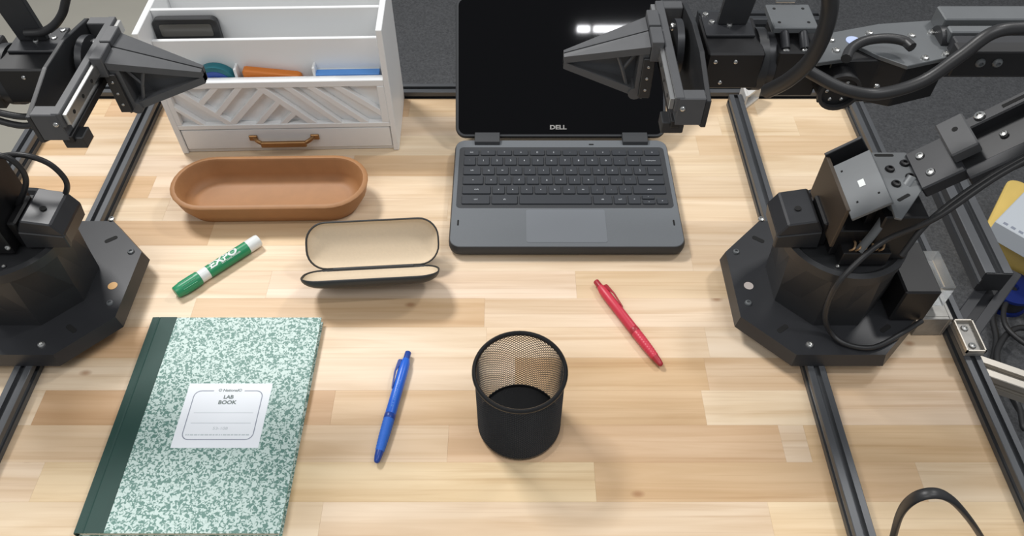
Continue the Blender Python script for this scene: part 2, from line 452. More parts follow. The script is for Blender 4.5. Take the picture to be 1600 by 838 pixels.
# ================================================================ ROBOT ARMS
def arm(label, bx0, s, gx, gz, full):
    """local arm frame: lx measured away from the gripper, s mirrors it; written for the arm near the laptop (base X .365)"""
    BY = 0.57
    root = thing('robot_arm', label, 'robot arm', (bx0, BY, 0.02))
    def W(x, y, z): return V((bx0 + s * (x - 0.365), y, z))      # from base-side coordinates
    def G(x, y, z): return V((bx0 + s * (x + gx - 0.365), y, z + gz))   # gripper coordinates
    def box(name, lo, hi, m, T=W, bev=0.0012, parent=None, rot=None, piv=None):
        def f(bm):
            vs = bx(bm, lo, hi, bev=bev)
            for v in vs:
                c = v.co
                if rot is not None:
                    c = V(piv) + Matrix.Rotation(math.radians(rot), 3, 'Y') @ (c - V(piv))
                v.co = T(c.x, c.y, c.z)
            bmesh.ops.recalc_face_normals(bm, faces=bm.faces[:])
        return one(name, f, m, parent or root)
    def poly(name, pts, ext, m, T=W, bev=0.0, parent=None):
        def f(bm):
            e = V(ext)
            P0 = [T(*p) for p in pts]; ex = T(*(V(pts[0]) + e)) - P0[0]
            prism(bm, P0, ex, bev)
        return one(name, f, m, parent or root)
    def rod(name, p0, p1, r, m, T=W, r1=None, seg=24, parent=None):
        return one(name, lambda bm: cyl(bm, T(*p0), T(*p1), r, r1, seg), m, parent or root, smooth=True)
    def scr(p, n, r=0.0035, m=M_sil, T=W, parent=None):
        nn = V((n[0] * s, n[1], n[2])); return screw(T(*p), nn, r, m, parent or root)
    def wire(name, pts, r, T=W, m=M_rub, parent=None, flat=1.0):
        return one(name, lambda bm: tube(bm, [T(*p) for p in pts], r, 10, flat), m, parent or root, smooth=60)
    cx = 0.365
    # ---- base plate: folded octagon
    H, c = 0.1015, 0.052
    octo = [(cx + a, BY + b) for a, b in ((-H, -H + c), (-H + c, -H), (H - c, -H), (H, -H + c), (H, H - c), (H - c, H), (-H + c, H), (-H, H - c))]
    def f(bm):
        o2 = [(cx + (x - cx) * 1.035, BY + (y - BY) * 1.035) for x, y in octo]
        loft(bm, [[W(x, y, 0.0203) for x, y in o2], [W(x, y, 0.0375) for x, y in octo]])
    bp = one('base_plate', f, M_blk2, root)
    for i, q in enumerate(((1189, 343), (1265, 539), (1424, 481), (1150, 394), (1169, 474))):
        p = PZ(*q, 0.0375); scr((p.x, p.y, 0.0375), (0, 0, 1), 0.0042, M_sil if i < 3 else M_gry, parent=bp)
    for a, b in ((0.05, 0.088), (0.088, 0.04)):
        scr((cx + a, BY + b, 0.0375), (0, 0, 1), 0.0042, M_gry, parent=bp)
    for a, b, ang in ((-0.057, 0.070, -35), (-0.057, -0.066, 35), (0.06, -0.066, 35)):
        def f(bm):
            q = rrect(0.016, 0.006, 0.0029, 4)
            ca, sa = math.cos(math.radians(ang)), math.sin(math.radians(ang))
            prism(bm, [W(cx + a + x * ca - y * sa, BY + b + x * sa + y * ca, 0.0374) for x, y in q], (0, 0, 0.0004))
        one('slot', f, M_hole, bp)
    one('sticker', lambda bm: cyl(bm, W(cx - 0.0835, BY - 0.004, 0.0374), W(cx - 0.0835, BY - 0.004, 0.0379), 0.0056), M_stk if s < 0 else M_stw, bp, smooth=True)
    # ---- faceted housing: octagonal foot blending into the round turntable
    hx = 0.369
    def f(bm):
        def og(r, z):
            v8 = [(hx + r * math.cos(math.pi / 8 + math.pi / 4 * i), BY + r * math.sin(math.pi / 8 + math.pi / 4 * i)) for i in range(8)]
            out = []
            for i in range(8):
                a, b = v8[i], v8[(i + 1) % 8]; out += [W(a[0], a[1], z), W((a[0] + b[0]) / 2, (a[1] + b[1]) / 2, z)]
            return out
        def ci(r, z): return [W(cx + r * math.cos(math.pi / 8 + math.pi / 8 * i), BY + r * math.sin(math.pi / 8 + math.pi / 8 * i), z) for i in range(16)]
        loft(bm, [og(0.0665, 0.0375), og(0.0675, 0.066), ci(0.0675, 0.122)])
    hs = one('base_housing', f, M_blk, root)
    one('turntable', lambda bm: lathe(bm, [(0.068, 0.118), (0.068, 0.130), (0.062, 0.1315), (0.058, 0.128)], W(cx, BY, 0), (0, 0, 1), 48), M_blk, root, smooth=True)
    for a, b in ((-0.05, -0.02), (-0.02, -0.05), (0.03, -0.045)):
        scr((cx + a, BY + b, 0.1295), (0, 0, 1), 0.0022)
    # ---- shoulder: servo cap with hole on gripper side
    def f(bm):
        q = [(0.284, 0.130), (0.281, 0.150), (0.289, 0.166), (0.318, 0.172), (0.327, 0.158), (0.330, 0.130)]
        prism(bm, [W(x, 0.545, z) for x, z in q], (0, 0.05, 0), 0.0015)
    capo = one('servo_cap', f, M_blk2, root)
    one('hole', lambda bm: cyl(bm, W(0.303, 0.566, 0.1655), W(0.3022, 0.566, 0.1702), 0.0034, seg=16), M_hole, capo)
    def f(bm):
        prism(bm, [W(x, 0.5435, z) for x, z in [(0.2815, 0.1315), (0.281, 0.149), (0.327, 0.156), (0.329, 0.1315)]], (0, 0.006, 0), 0.001)
    one('servo_clip', f, M_blk, capo)
    box('servo_horn', (0.328, 0.548, 0.13), (0.338, 0.592, 0.165), M_dk, bev=0.002)
    if full:
        # shoulder servo block and yoke, pitched with the upper arm
        box('shoulder_servo', (0.338, 0.535, 0.131), (0.378, 0.603, 0.168), M_dk, bev=0.001)
        pv = (0.362, 0.57, 0.175)
        box('yoke_side', (0.332, 0.529, 0.150), (0.336, 0.611, 0.205), M_bra, bev=0.0006)
        tp = box('yoke_top', (0.334, 0.519, 0.199), (0.374, 0.594, 0.203), M_gry, bev=0.0006, rot=-38, piv=(0.334, 0.57, 0.203))
        box('label_sticker', (0.352, 0.552, 0.2031), (0.358, 0.561, 0.2035), M_pwh, bev=0, rot=-38, piv=(0.334, 0.57, 0.203), parent=tp)
        for a, b in ((0.342, 0.582), (0.345, 0.536), (0.366, 0.536)):
            box('hole', (a - 0.001, b - 0.001, 0.2031), (a + 0.001, b + 0.001, 0.2034), M_hole, bev=0, rot=-38, piv=(0.334, 0.57, 0.203), parent=tp)
        box('yoke_back', (0.333, 0.608, 0.165), (0.372, 0.612, 0.208), M_blk2, bev=0.0006, rot=-38, piv=(0.334, 0.57, 0.203))
        z0 = 0.2165
        bk = poly('shoulder_bracket', [tuple(PZ(*q, z0)) for q in ((1359, 238), (1414, 238), (1424, 244), (1443, 294), (1410, 342), (1399, 340), (1394, 326))], (0, 0, -0.003), M_gry, bev=0.0005)
        for q in ((1390, 265), (1413, 256), (1400, 288), (1422, 277)):
            p = PZ(*q, z0); scr(tuple(p), (0, 0, 1), 0.0048, M_dk, parent=bk)
        for q, w2, ang in (((1381, 243), 0.020, 0), ((1412, 309), 0.017, 32)):
            def f(bm, q=q, w2=w2, ang=ang):
                p = PZ(*q, z0 - 0.0001); o = rrect(w2, 0.0036, 0.0017, 4); ca, sa = math.cos(math.radians(ang)), math.sin(math.radians(ang))
                prism(bm, [V((p.x + x * ca - y * sa, p.y + x * sa + y * ca, p.z)) for x, y in o], (0, 0, 0.0004))
            one('slot', f, M_hole, bk)
        box('bracket_web', (0.366, 0.545, 0.150), (0.374, 0.603, 0.2133), M_dk, bev=0.0006)
        for yy in (0.560, 0.566, 0.572):
            rod('web_rib', (0.3655, yy, 0.16), (0.3655, yy, 0.218), 0.0014, M_gry, seg=8)
        box('servo_case', (0.374, 0.528, 0.131), (0.418, 0.604, 0.196), M_dk, bev=0.0015)
        # connector board with wires at the foot of the yoke
        cb = box('connector', (0.345, 0.520, 0.131), (0.395, 0.537, 0.150), M_dk, bev=0.001)
        for i in range(6):
            x0 = 0.352 + i * 0.006
            wire('wire', [(x0, 0.524, 0.150), (x0 + 0.002, 0.522, 0.156), (x0 + 0.006, 0.531, 0.155), (x0 + 0.008, 0.538, 0.149)], 0.0012, m=M_pcb, parent=cb)
        wire('flat_cable', [(0.36, 0.522, 0.152), (0.372, 0.530, 0.176), (0.386, 0.545, 0.205), (0.400, 0.560, 0.222)], 0.0045, m=M_gry, flat=0.3)
        # ---- upper arm
        A0, A1 = V((0.413, 0.567, 0.2035)), V((0.617, 0.567, 0.380))
        e = (A1 - A0).normalized(); nrm = V((-e.z, 0, e.x))
        def beam(name, t0, t1, y0, y1, n0, n1, m, bev=0.0015, parent=None):
            def f(bm):
                vs = bx(bm, (t0, y0, n0), (t1, y1, n1), bev=bev)
                for v in vs:
                    p = A0 + e * v.co.x + nrm * v.co.z; v.co = W(p.x, v.co.y, p.z)
                bmesh.ops.recalc_face_normals(bm, faces=bm.faces[:])
            return one(name, f, m, parent or root)
        def bpt(t, y, n): p = A0 + e * t + nrm * n; return (p.x, y, p.z)
        lk = beam('arm_clamp', 0.004, 0.046, 0.545, 0.597, 0.0, 0.016, M_blk2)
        for t, y in ((0.016, 0.585), (0.018, 0.560)):
            scr(bpt(t, y, 0.016), nrm, 0.0045, parent=lk)
        bl = beam('arm_block', 0.040, 0.066, 0.556, 0.602, 0.016, 0.030, M_print)
        one('hole', lambda bm: cyl(bm, W(*bpt(0.054, 0.585, 0.029)), W(*bpt(0.054, 0.585, 0.0303)), 0.0028, seg=14), M_hole, bl)
        plt = beam('arm_link', 0.044, 0.30, 0.590, 0.604, -0.004, 0.016, M_blk2)
        scr(bpt(0.078, 0.598, 0.016), nrm, 0.0055, parent=plt)
        beam('slot', 0.098, 0.20, 0.595, 0.599, 0.0158, 0.0163, M_hole, bev=0, parent=plt)
        l2 = beam('arm_link', 0.044, 0.30, 0.536, 0.550, -0.006, 0.012, M_blk2)
        beam('arm_web', 0.044, 0.29, 0.549, 0.592, -0.004, 0.002, M_blk)
        scr(bpt(0.088, 0.575, 0.004), nrm, 0.004, parent=l2)
        beam('elbow_servo', 0.265, 0.32, 0.53, 0.61, -0.02, 0.03, M_dk)
        wire('cable', [(0.60, 0.545, 0.40), (0.52, 0.528, 0.325), (0.455, 0.522, 0.262), (0.410, 0.510, 0.215)] + [tuple(PZ(*q)) for q in ((1385, 375, 0.175), (1342, 408, 0.155), (1306, 448, 0.128), (1290, 490, 0.082), (1297, 518, 0.048), (1322, 538, 0.0412), (1365, 543, 0.0412), (1408, 522, 0.0412), (1440, 502, 0.0412))], 0.0030)
        wire('cable', [(0.60, 0.552, 0.392), (0.52, 0.535, 0.318), (0.455, 0.530, 0.254), (0.41, 0.515, 0.208), (0.39, 0.50, 0.17)], 0.003)
        # ---- motor at the back of the base
        mb = box('rear_connector_box', (0.432, 0.515, 0.0375), (0.472, 0.590, 0.090), M_dk, bev=0.002)
        box('acrylic_cover', (0.473, 0.530, 0.045), (0.497, 0.585, 0.080), M_clr, bev=0.001)
        # ---- forearm
        z1 = 0.372
        pl = poly('forearm_plate', [tuple(PZ(*q, z1)) for q in ((1257, 64), (1297, 51), (1373, 37), (1462, 31), (1499, 86), (1419, 103), (1373, 87), (1338, 70), (1322, 92), (1277, 98))], (0, 0, -0.004), M_gry, bev=0.0005)
        for q in ((1298, 63), (1306, 79), (1358, 52), (1424, 56), (1455, 51), (1445, 91), (1478, 85)):
            p = PZ(*q, z1); scr(tuple(p), (0, 0, 1), 0.0034, parent=pl)
        p = PZ(1333, 64, z1)
        one('sticker', lambda bm: cyl(bm, p, p + V((0, 0, 0.0006)), 0.0062), M_stb, pl, smooth=True)
        bd = poly('forearm_body', [tuple(PZ(*q, z1 - 0.0041)) for q in ((1297, 57), (1373, 43), (1458, 38), (1488, 86), (1419, 102), (1378, 94), (1300, 96))], (0, 0, -0.044), M_dk, bev=0.001)
        for q in ((1415, 140), (1370, 135), (1445, 118)):
            pp = PY(*q, PZ(1419, 102, z1).y); scr(tuple(pp), (0, -1, 0), 0.0026, parent=bd)
        x0 = PZ(1470, 60, z1).x
        for y0, y1, za, zb in ((0.545, 0.560, 0.352, 0.384), (0.563, 0.573, 0.355, 0.385), (0.579, 0.600, 0.352, 0.387)):
            box('forearm_channel', (x0, y0, za), (0.60, y1, zb), M_gry if y0 > 0.56 else M_blk2, bev=0.001)
        rod('channel_collar', (x0 - 0.004, 0.574, 0.37), (x0 + 0.014, 0.574, 0.37), 0.012, M_blk, seg=20)
        box('forearm_side', (x0 - 0.006, 0.530, 0.364), (0.60, 0.5445, 0.388), M_dk, bev=0.001)
        for q in (0.378, 0.392):
            scr((q + 0.005, 0.530, 0.378), (0, -1, 0), 0.004, M_gry)
        # wrist roll motor (round) under the forearm
        wr = rod('wrist_motor', (0.279, 0.535, 0.346), (0.279, 0.575, 0.346), 0.0175, M_dk, seg=28)
        one('motor_ring', lambda bm: lathe(bm, [(0.018, 0), (0.018, 0.004), (0.015, 0.004), (0.015, 0.0)], W(0.279, 0.535, 0.346), (0, -1, 0), 28, caps=False), M_rub, wr, smooth=True)
        for a in range(6):
            an = a * math.pi / 3
            scr((0.279 + 0.010 * math.cos(an), 0.535, 0.346 + 0.010 * math.sin(an)), (0, -1, 0), 0.0018, parent=wr)
        # wrist servo with grey cover plate
        box('wrist_servo', (0.226, 0.553, 0.326), (0.266, 0.604, 0.372), M_dk, bev=0.0015)
        cp = box('servo_cover', (0.222, 0.571, 0.378), (0.260, 0.607, 0.384), M_gry, bev=0.0008)
        for a, b in ((0.228, 0.600), (0.253, 0.600), (0.228, 0.579), (0.253, 0.579)):
            one('hole', lambda bm, a=a, b=b: cyl(bm, W(a, b, 0.3838), W(a, b, 0.3843), 0.0014, seg=10), M_hole, cp)
        for a in (0.232, 0.248):
            rod('standoff', (a, 0.558, 0.372), (a, 0.575, 0.380), 0.0038, M_blk2, seg=14)
            scr((a, 0.556, 0.370), (0, -1, 0.4), 0.0036)
        box('servo_strap', (0.231, 0.6085, 0.384), (0.249, 0.612, 0.389), M_sil, bev=0.0008)
        wire('cable', [tuple(PY(u, v, y)) for u, v, y in ((1290, -40, 0.50), (1297, 5, 0.50), (1288, 50, 0.50), (1265, 95, 0.505), (1232, 125, 0.515), (1198, 143, 0.53))], 0.0062)
        wire('cable', [tuple(PY(u, v, y)) for u, v, y in ((1255, 105, 0.525), (1275, 118, 0.520), (1320, 140, 0.512), (1372, 147, 0.512), (1440, 128, 0.512), (1500, 88, 0.515), (1550, 52, 0.52), (1600, 44, 0.525), (1700, 40, 0.53))], 0.0052)
        wire('cable_loop', [tuple(PZ(u, v, 0.384)) for u, v in ((1322, 92), (1330, 76), (1352, 64), (1385, 60), (1412, 64), (1425, 74))], 0.0042)
    else:
        # upper parts of this arm that lie within the frame
        box('wrist_servo', (0.226, 0.555, 0.326), (0.266, 0.604, 0.372), M_dk, T=G, bev=0.0015)
        box('forearm_body', (0.262, 0.545, 0.315), (0.40, 0.60, 0.365), M_dk, T=G, bev=0.002)
        wire('cable', [(0.262, 0.545, 0.345), (0.215, 0.537, 0.335), (0.19, 0.535, 0.335), (0.166, 0.54, 0.345)], 0.003, T=G)
        wire('cable', [(0.262, 0.545, 0.338), (0.215, 0.534, 0.327), (0.19, 0.532, 0.328), (0.166, 0.538, 0.338)], 0.003, T=G)
        # cable loops by the shoulder
        wire('cable', [(0.365 + (p.x - bx0) * s, p.y, p.z) for p in [PY(u, v, 0.585) for u, v in ((112, -40), (103, 0), (97, 22), (84, 40), (66, 50), (40, 52))]], 0.0036)
        def LP(q): return [(0.365 + (p.x - bx0) * s, p.y, p.z) for p in q]
        wire('cable', LP([PY(u, v, y) for u, v, y in ((-30, 252, 0.60), (8, 243, 0.60), (40, 243, 0.60), (75, 255, 0.60), (98, 275, 0.598), (105, 292, 0.595), (98, 310, 0.592), (80, 330, 0.59))]), 0.0030)
        wire('cable', LP([PY(u, v, y) for u, v, y in ((-25, 240, 0.585), (8, 245, 0.585), (30, 260, 0.585), (40, 278, 0.583), (38, 298, 0.58), (25, 325, 0.578))]), 0.0030)
        box('shoulder_servo', (0.338, 0.535, 0.131), (0.400, 0.603, 0.215), M_dk, bev=0.0015)
        scr((0.3405, 0.535, 0.142), (0, -1, 0.3), 0.003)
    # ================ gripper (both arms)
    YC = 0.575
    # wrist box and round coupling
    wb = box('gripper_servo', (0.165, 0.548, 0.338), (0.213, 0.603, 0.374), M_dk, T=G, bev=0.0015)
    for a, b in ((0.172, 0.366), (0.189, 0.366), (0.180, 0.345)):
        scr((a, 0.548, b), (0, -1, 0), 0.002, T=G, parent=wb)
    rod('coupling', (0.211, YC, 0.350), (0.219, YC, 0.350), 0.027, M_blk, T=G, seg=32)
    rod('coupling', (0.219, YC, 0.350), (0.227, YC, 0.350), 0.023, M_blk2, T=G, seg=32)
    tb = box('servo_bracket', (0.166, 0.571, 0.374), (0.208, 0.607, 0.377), M_blk2, T=G, bev=0.0006)
    for a, b in ((0.170, 0.602), (0.1735, 0.590), (0.188, 0.586)):
        scr((a, b, 0.377), (0, 0, 1), 0.0028, T=G, parent=tb)
    # camera post rising from the wrist
    poly('camera_post', [(0.178, 0.586, 0.377), (0.203, 0.586, 0.377), (0.213, 0.586, 0.455), (0.184, 0.586, 0.455)], (0, 0.006, 0), M_blk, T=G, bev=0.0008)
    # frame: end blocks, rail beam, back plate
    for sg in (-1, 1):
        y0, y1 = (YC - 0.094, YC - 0.082) if sg < 0 else (YC + 0.034, YC + 0.045)
        eb = box('frame_end', (0.130, y0, 0.353), (0.1515, y1, 0.3795), M_print, T=G, bev=0.0008)
        if sg < 0:
            scr((0.134, y0, 0.370), (0, -1, 0), 0.0024, T=G, parent=eb)
        box('frame_foot', (0.121, min(y0, y1) + (0.003 if sg < 0 else -0.006), 0.342), (0.139, max(y0, y1) + (0.006 if sg < 0 else -0.003), 0.3535), M_blk, T=G, bev=0.0008)
    box('frame_beam', (0.1275, YC - 0.0935, 0.366), (0.1345, YC + 0.0445, 0.3802), M_print, T=G, bev=0.0006)
    box('frame_beam', (0.1275, YC - 0.0935, 0.350), (0.1345, YC + 0.0445, 0.357), M_dk, T=G, bev=0.0006)
    lr = box('linear_rail', (0.1235, YC - 0.091, 0.367), (0.1275, YC + 0.043, 0.3775), M_sil, T=G, bev=0.0004)
    for i in (-4, -3, -2):
        if True: one('hole', lambda bm, i=i: cyl(bm, G(0.1237, YC + i * 0.02, 0.372), G(0.1232, YC + i * 0.02, 0.372), 0.0018, seg=10), M_hole, lr)
    bx1 = 0.1515
    poly('back_plate', [(bx1, YC - 0.094, 0.351), (bx1, YC - 0.094, 0.377), (bx1, YC - 0.045, 0.389), (bx1, YC - 0.005, 0.389), (bx1, YC + 0.042, 0.380), (bx1, YC + 0.047, 0.374), (bx1, YC + 0.045, 0.358), (bx1, YC + 0.01, 0.328), (bx1, YC - 0.05, 0.328)], (0.004, 0, 0), M_blk, T=G, bev=0.0005)
    dk = rod('drive_disc', (0.1405, YC + 0.004, 0.360), (0.1465, YC + 0.004, 0.360), 0.0235, M_blk2, T=G, seg=32)
    scr((0.1405, YC + 0.016, 0.372), (-1, 0, 0), 0.0035, T=G, parent=dk)
    scr((0.1405, YC - 0.008, 0.345), (-1, 0, 0), 0.003, T=G, parent=dk)
    poly('crank_link', [(0.139, YC - 0.004, 0.366), (0.139, YC - 0.050, 0.352), (0.139, YC - 0.050, 0.346), (0.139, YC - 0.002, 0.355)], (0.003, 0, 0), M_blk2, T=G)
    # fingers: hollow tapered pyramids, mirrored about the closing plane
    for sg in (-1, 1):
        cr = box('carriage', (0.117, YC + min(sg * 0.0012, sg * 0.0245), 0.364), (0.127, YC + max(sg * 0.0012, sg * 0.0245), 0.3835), M_print, T=G, bev=0.0006)
        mp = box('finger_mount', (0.112, YC + min(sg * 0.012, sg * 0.0235), 0.325), (0.122, YC + max(sg * 0.012, sg * 0.0235), 0.366), M_blk, T=G, bev=0.0006)
        for zz in (0.358, 0.346, 0.334):
            scr((0.117, YC + sg * 0.0235, zz), (0, sg, 0), 0.0014, T=G, parent=mp)
        def f(bm, sg=sg):
            def q(x, y, z): return G(x, YC + sg * y, z)
            # outer shell: top wedge, tip, bottom rib, inner face; open truss on the outer side
            A = [q(0.1165, 0.0008, 0.3785), q(0.1165, 0.0225, 0.3775), q(0.1165, 0.0225, 0.3705), q(0.1165, 0.0008, 0.3705)]
            B = [q(0.0455, 0.0008, 0.3560), q(0.0455, 0.0050, 0.3555), q(0.0455, 0.0050, 0.3490), q(0.0455, 0.0008, 0.3490)]
            loft(bm, [A, B])                                       # top wedge
            A = [q(0.1130, 0.0008, 0.3710), q(0.1130, 0.0040, 0.3710), q(0.1130, 0.0040, 0.3225), q(0.1130, 0.0008, 0.3225)]
            B = [q(0.0455, 0.0008, 0.3500), q(0.0455, 0.0035, 0.3500), q(0.0455, 0.0035, 0.3425), q(0.0455, 0.0008, 0.3425)]
            loft(bm, [A, B])                                       # inner pad
            A = [q(0.1160, 0.0008, 0.3290), q(0.1160, 0.0200, 0.3290), q(0.1160, 0.0200, 0.3215), q(0.1160, 0.0008, 0.3215)]
            B = [q(0.0455, 0.0008, 0.3500), q(0.0455, 0.0048, 0.3500), q(0.0455, 0.0048, 0.3430), q(0.0455, 0.0008, 0.3430)]
            loft(bm, [A, B])                                       # bottom rib
            A = [q(0.1165, 0.0008, 0.3715), q(0.1165, 0.0215, 0.3715), q(0.1165, 0.0195, 0.3250), q(0.1165, 0.0008, 0.3250)]
            B = [q(0.1085, 0.0008, 0.3715), q(0.1085, 0.0205, 0.3715), q(0.1085, 0.0185, 0.3250), q(0.1085, 0.0008, 0.3250)]
            loft(bm, [A, B])                                       # heel
            cyl(bm, q(0.1095, 0.001, 0.3265), q(0.1095, 0.019, 0.3265), 0.0062, seg=16)   # rounded heel lobe
        fg = one('finger', f, M_print, root)
        def f(bm, sg=sg):
            def q(x, y, z): return G(x, YC + sg * y, z)
            for (xa, za), (xb, zb) in (((0.1085, 0.371), (0.0965, 0.349)), ((0.0965, 0.349), (0.089, 0.368)), ((0.0965, 0.349), (0.1035, 0.327))):
                tube(bm, [q(xa, 0.0150, za), q(xb, 0.0135, zb)], 0.0016, 6, n=1)
        one('finger_truss', f, M_print, fg)
    return root
arm('black robot arm with gripper reaching over the laptop screen', 0.365, 1, 0.0, 0.0, True)
arm('black robot arm with gripper reaching toward the white organizer', -0.5585, -1, 0.038, -0.016, False)

# ================================================================ WHITE DESK ORGANIZER
OA = math.atan2(0.0083, 0.3129)
org = thing('desk_organizer', 'white desk organizer with slatted front, drawer and brass pull handle', 'organizer', (-0.4775, 0.8396, 0.0005), OA)
OW, OD, OH, T_ = 0.313, 0.122, 0.2, 0.008
Oinv = ROOT[org.name].inverted(); Onrm = Matrix.Rotation(OA, 3, 'Z') @ V((0, 1, 0))
def OF(u, v, y=0.0):
    """photo pixel on the organizer plane y (local) -> local x, z"""
    p = Oinv @ onp(u, v, V((-0.4775, 0.8396, 0)) + Onrm * y, Onrm); return p.x, p.z
def Z3(x, y): return OF(200 + x / 3.077, y / 3.077)
def opanel(name, lo, hi, m=M_wht, bev=0.0008, parent=None):
    bm = nb(); bx(bm, lo, hi, bev=bev); return part(name, bm, m, parent or org)
FH = 0.124
zd1 = 0.043                     # drawer top
opanel('side_panel', (0, 0, 0), (T_, OD, OH)); opanel('side_panel', (OW - T_, 0, 0), (OW, OD, OH))
opanel('bottom_panel', (T_, 0.004, 0), (OW - T_, OD, 0.006))
opanel('shelf_panel', (T_, 0.001, zd1 + 0.001), (OW - T_, OD - 0.004, zd1 + 0.006))
opanel('back_panel', (T_, OD - 0.006, 0.006), (OW - T_, OD, OH))
opanel('compartment_floor', (T_, 0.012, 0.074), (OW - T_, 0.026, 0.079))
opanel('divider', (T_, 0.026, zd1 + 0.006), (OW - T_, 0.031, 0.172)); opanel('divider', (T_, 0.055, zd1 + 0.006), (OW - T_, 0.060, 0.199))
opanel('front_panel', (T_, 0.009, zd1 + 0.006), (OW - T_, 0.012, FH))
for px in (503, 885):
    x, z = Z3(px, 370); opanel('partition', (x - 0.0018, 0.012, 0.079), (x + 0.0018, 0.026, FH + 0.012))
# frame around the slatted panel
opanel('frame_rail', (T_, 0.0, FH - 0.010), (OW - T_, 0.0092, FH)); opanel('frame_rail', (T_, 0.0, zd1 + 0.001), (OW - T_, 0.0092, zd1 + 0.009))
opanel('frame_stile', (T_, 0.0, zd1 + 0.009), (T_ + 0.007, 0.0092, FH - 0.01)); opanel('frame_stile', (OW - T_ - 0.010, 0.0, zd1 + 0.009), (OW - T_, 0.0092, FH - 0.01))
LX0, LX1, LZ0, LZ1 = T_ + 0.006, OW - T_ - 0.009, zd1 + 0.008, FH - 0.009
def clip(poly, axis, val, keep_gt):
    out = []
    for i in range(len(poly)):
        a, b = poly[i], poly[(i + 1) % len(poly)]
        ia = (a[axis] >= val) == keep_gt; ib = (b[axis] >= val) == keep_gt
        if ia: out.append(a)
        if ia != ib:
            t = (val - a[axis]) / (b[axis] - a[axis]); out.append((a[0] + (b[0] - a[0]) * t, a[1] + (b[1] - a[1]) * t))
    return out
def slat(a, b, wd):
    (x0, z0), (x1, z1) = Z3(*a), Z3(*b)
    d = V((x1 - x0, z1 - z0)).normalized(); n = V((-d.y, d.x)) * wd / 2; e = d * 0.012
    p = [(x0 - e.x + n.x, z0 - e.y + n.y), (x1 + e.x + n.x, z1 + e.y + n.y), (x1 + e.x - n.x, z1 + e.y - n.y), (x0 - e.x - n.x, z0 - e.y - n.y)]
    for ax, val, kg in ((0, LX0, True), (0, LX1, False), (1, LZ0, True), (1, LZ1, False)): p = clip(p, ax, val, kg)
    if len(p) < 3: return
    bm = nb(); prism(bm, [(x, 0.0006, z) for x, z in p], (0, 0.0086, 0), 0.0006); part('lattice_slat', bm, M_wht, org)
def slat2(a, b, wd, e0=0.0, e1=0.0):
    """no overrun at the ends that butt against another slat"""
    (x0, z0), (x1, z1) = Z3(*a), Z3(*b)
    d = V((x1 - x0, z1 - z0)).normalized(); n = V((-d.y, d.x)) * wd / 2
    A = V((x0, z0)) - d * e0; B = V((x1, z1)) + d * e1
    p = [tuple(A + n), tuple(B + n), tuple(B - n), tuple(A - n)]
    for ax, val, kg in ((0, LX0, True), (0, LX1, False), (1, LZ0, True), (1, LZ1, False)): p = clip(p, ax, val, kg)
    bm = nb(); prism(bm, [(x, 0.0008, z) for x, z in p], (0, 0.0084, 0), 0.0005); part('lattice_slat', bm, M_wht, org)
slat((250, 455), (490, 600), 0.0085)
slat((165, 490), (350, 600), 0.0060)
slat((655, 440), (880, 590), 0.0095); slat((790, 440), (1000, 585), 0.0085); slat((905, 440), (1130, 585), 0.0085); slat((1020, 430), (1240, 560), 0.0085)
slat2((345, 508), (405, 440), 0.0075, 0.0, 0.01); slat2((425, 560), (520, 440), 0.0075, 0.0, 0.01)
slat2((505, 595), (640, 440), 0.0085, 0.004, 0.0); slat2((635, 595), (725, 490), 0.0075, 0.01, 0.0); slat2((750, 595), (815, 530), 0.0075, 0.01, 0.0)
# drawer
dr = opanel('drawer', (T_ + 0.001, 0.0012, 0.007), (OW - T_ - 0.001, 0.009, zd1 - 0.0005), bev=0.0012)
hx0, hz0 = Z3(605, 668); hx1, hz1 = Z3(900, 662); hz = 0.0285
for x in (hx0, hx1):
    bm = nb(); bx(bm, (x - 0.006, -0.002, hz - 0.005), (x + 0.006, 0.0014, hz + 0.004), bev=0.001); part('handle_foot', bm, M_gold, dr)
bm = nb()
tube(bm, [(hx0 + 0.002, -0.001, hz), (hx0 + 0.006, -0.006, hz - 0.001), (hx0 + 0.012, -0.009, hz - 0.003)], 0.003, 8)
tube(bm, [(hx1 - 0.002, -0.001, hz), (hx1 - 0.006, -0.006, hz - 0.001), (hx1 - 0.012, -0.009, hz - 0.003)], 0.003, 8)
bx(bm, (hx0 + 0.0115, -0.0125, hz - 0.0095), (hx1 - 0.0115, -0.0075, hz - 0.000), bev=0.0012)
part('pull_handle', bm, M_gold, dr, smooth=True)

# things standing in the organizer (world positions through the organizer frame)
OM = ROOT[org.name]
def oloc(x, y, z): return OM @ V((x, y, z))
# framed dark device
p0 = OF(230, 36, 0.048); p1 = OF(335, 30, 0.048)
dw = 0.084; dx = T_ + 0.0015 + dw / 2
dev = thing('handheld_tablet', 'small dark framed tablet standing in the organizer slot', 'tablet', oloc(dx, 0.0345, zd1 + 0.0065), OA)
tilt = Matrix.Rotation(math.radians(-3.5), 4, 'X')
DH = OF(286, 31, 0.04)[1] - zd1 - 0.007
q = rrect(dw, DH, 0.008, 5, 0, DH / 2)
bm = nb(); prism(bm, [(x, 0, z) for x, z in q], (0, 0.010, 0), 0.0012); bm.transform(tilt); part('case', bm, M_blk, dev, smooth=True)
zs0, zs1 = 0.1685 - zd1 - 0.0065, DH - 0.0075
q = rrect(dw - 0.016, zs1 - zs0, 0.003, 3, 0, (zs0 + zs1) / 2)
bm = nb(); prism(bm, [(x, -0.0008, z) for x, z in q], (0, 0.002, 0)); bm.transform(tilt); part('screen', bm, M_scg, dev)
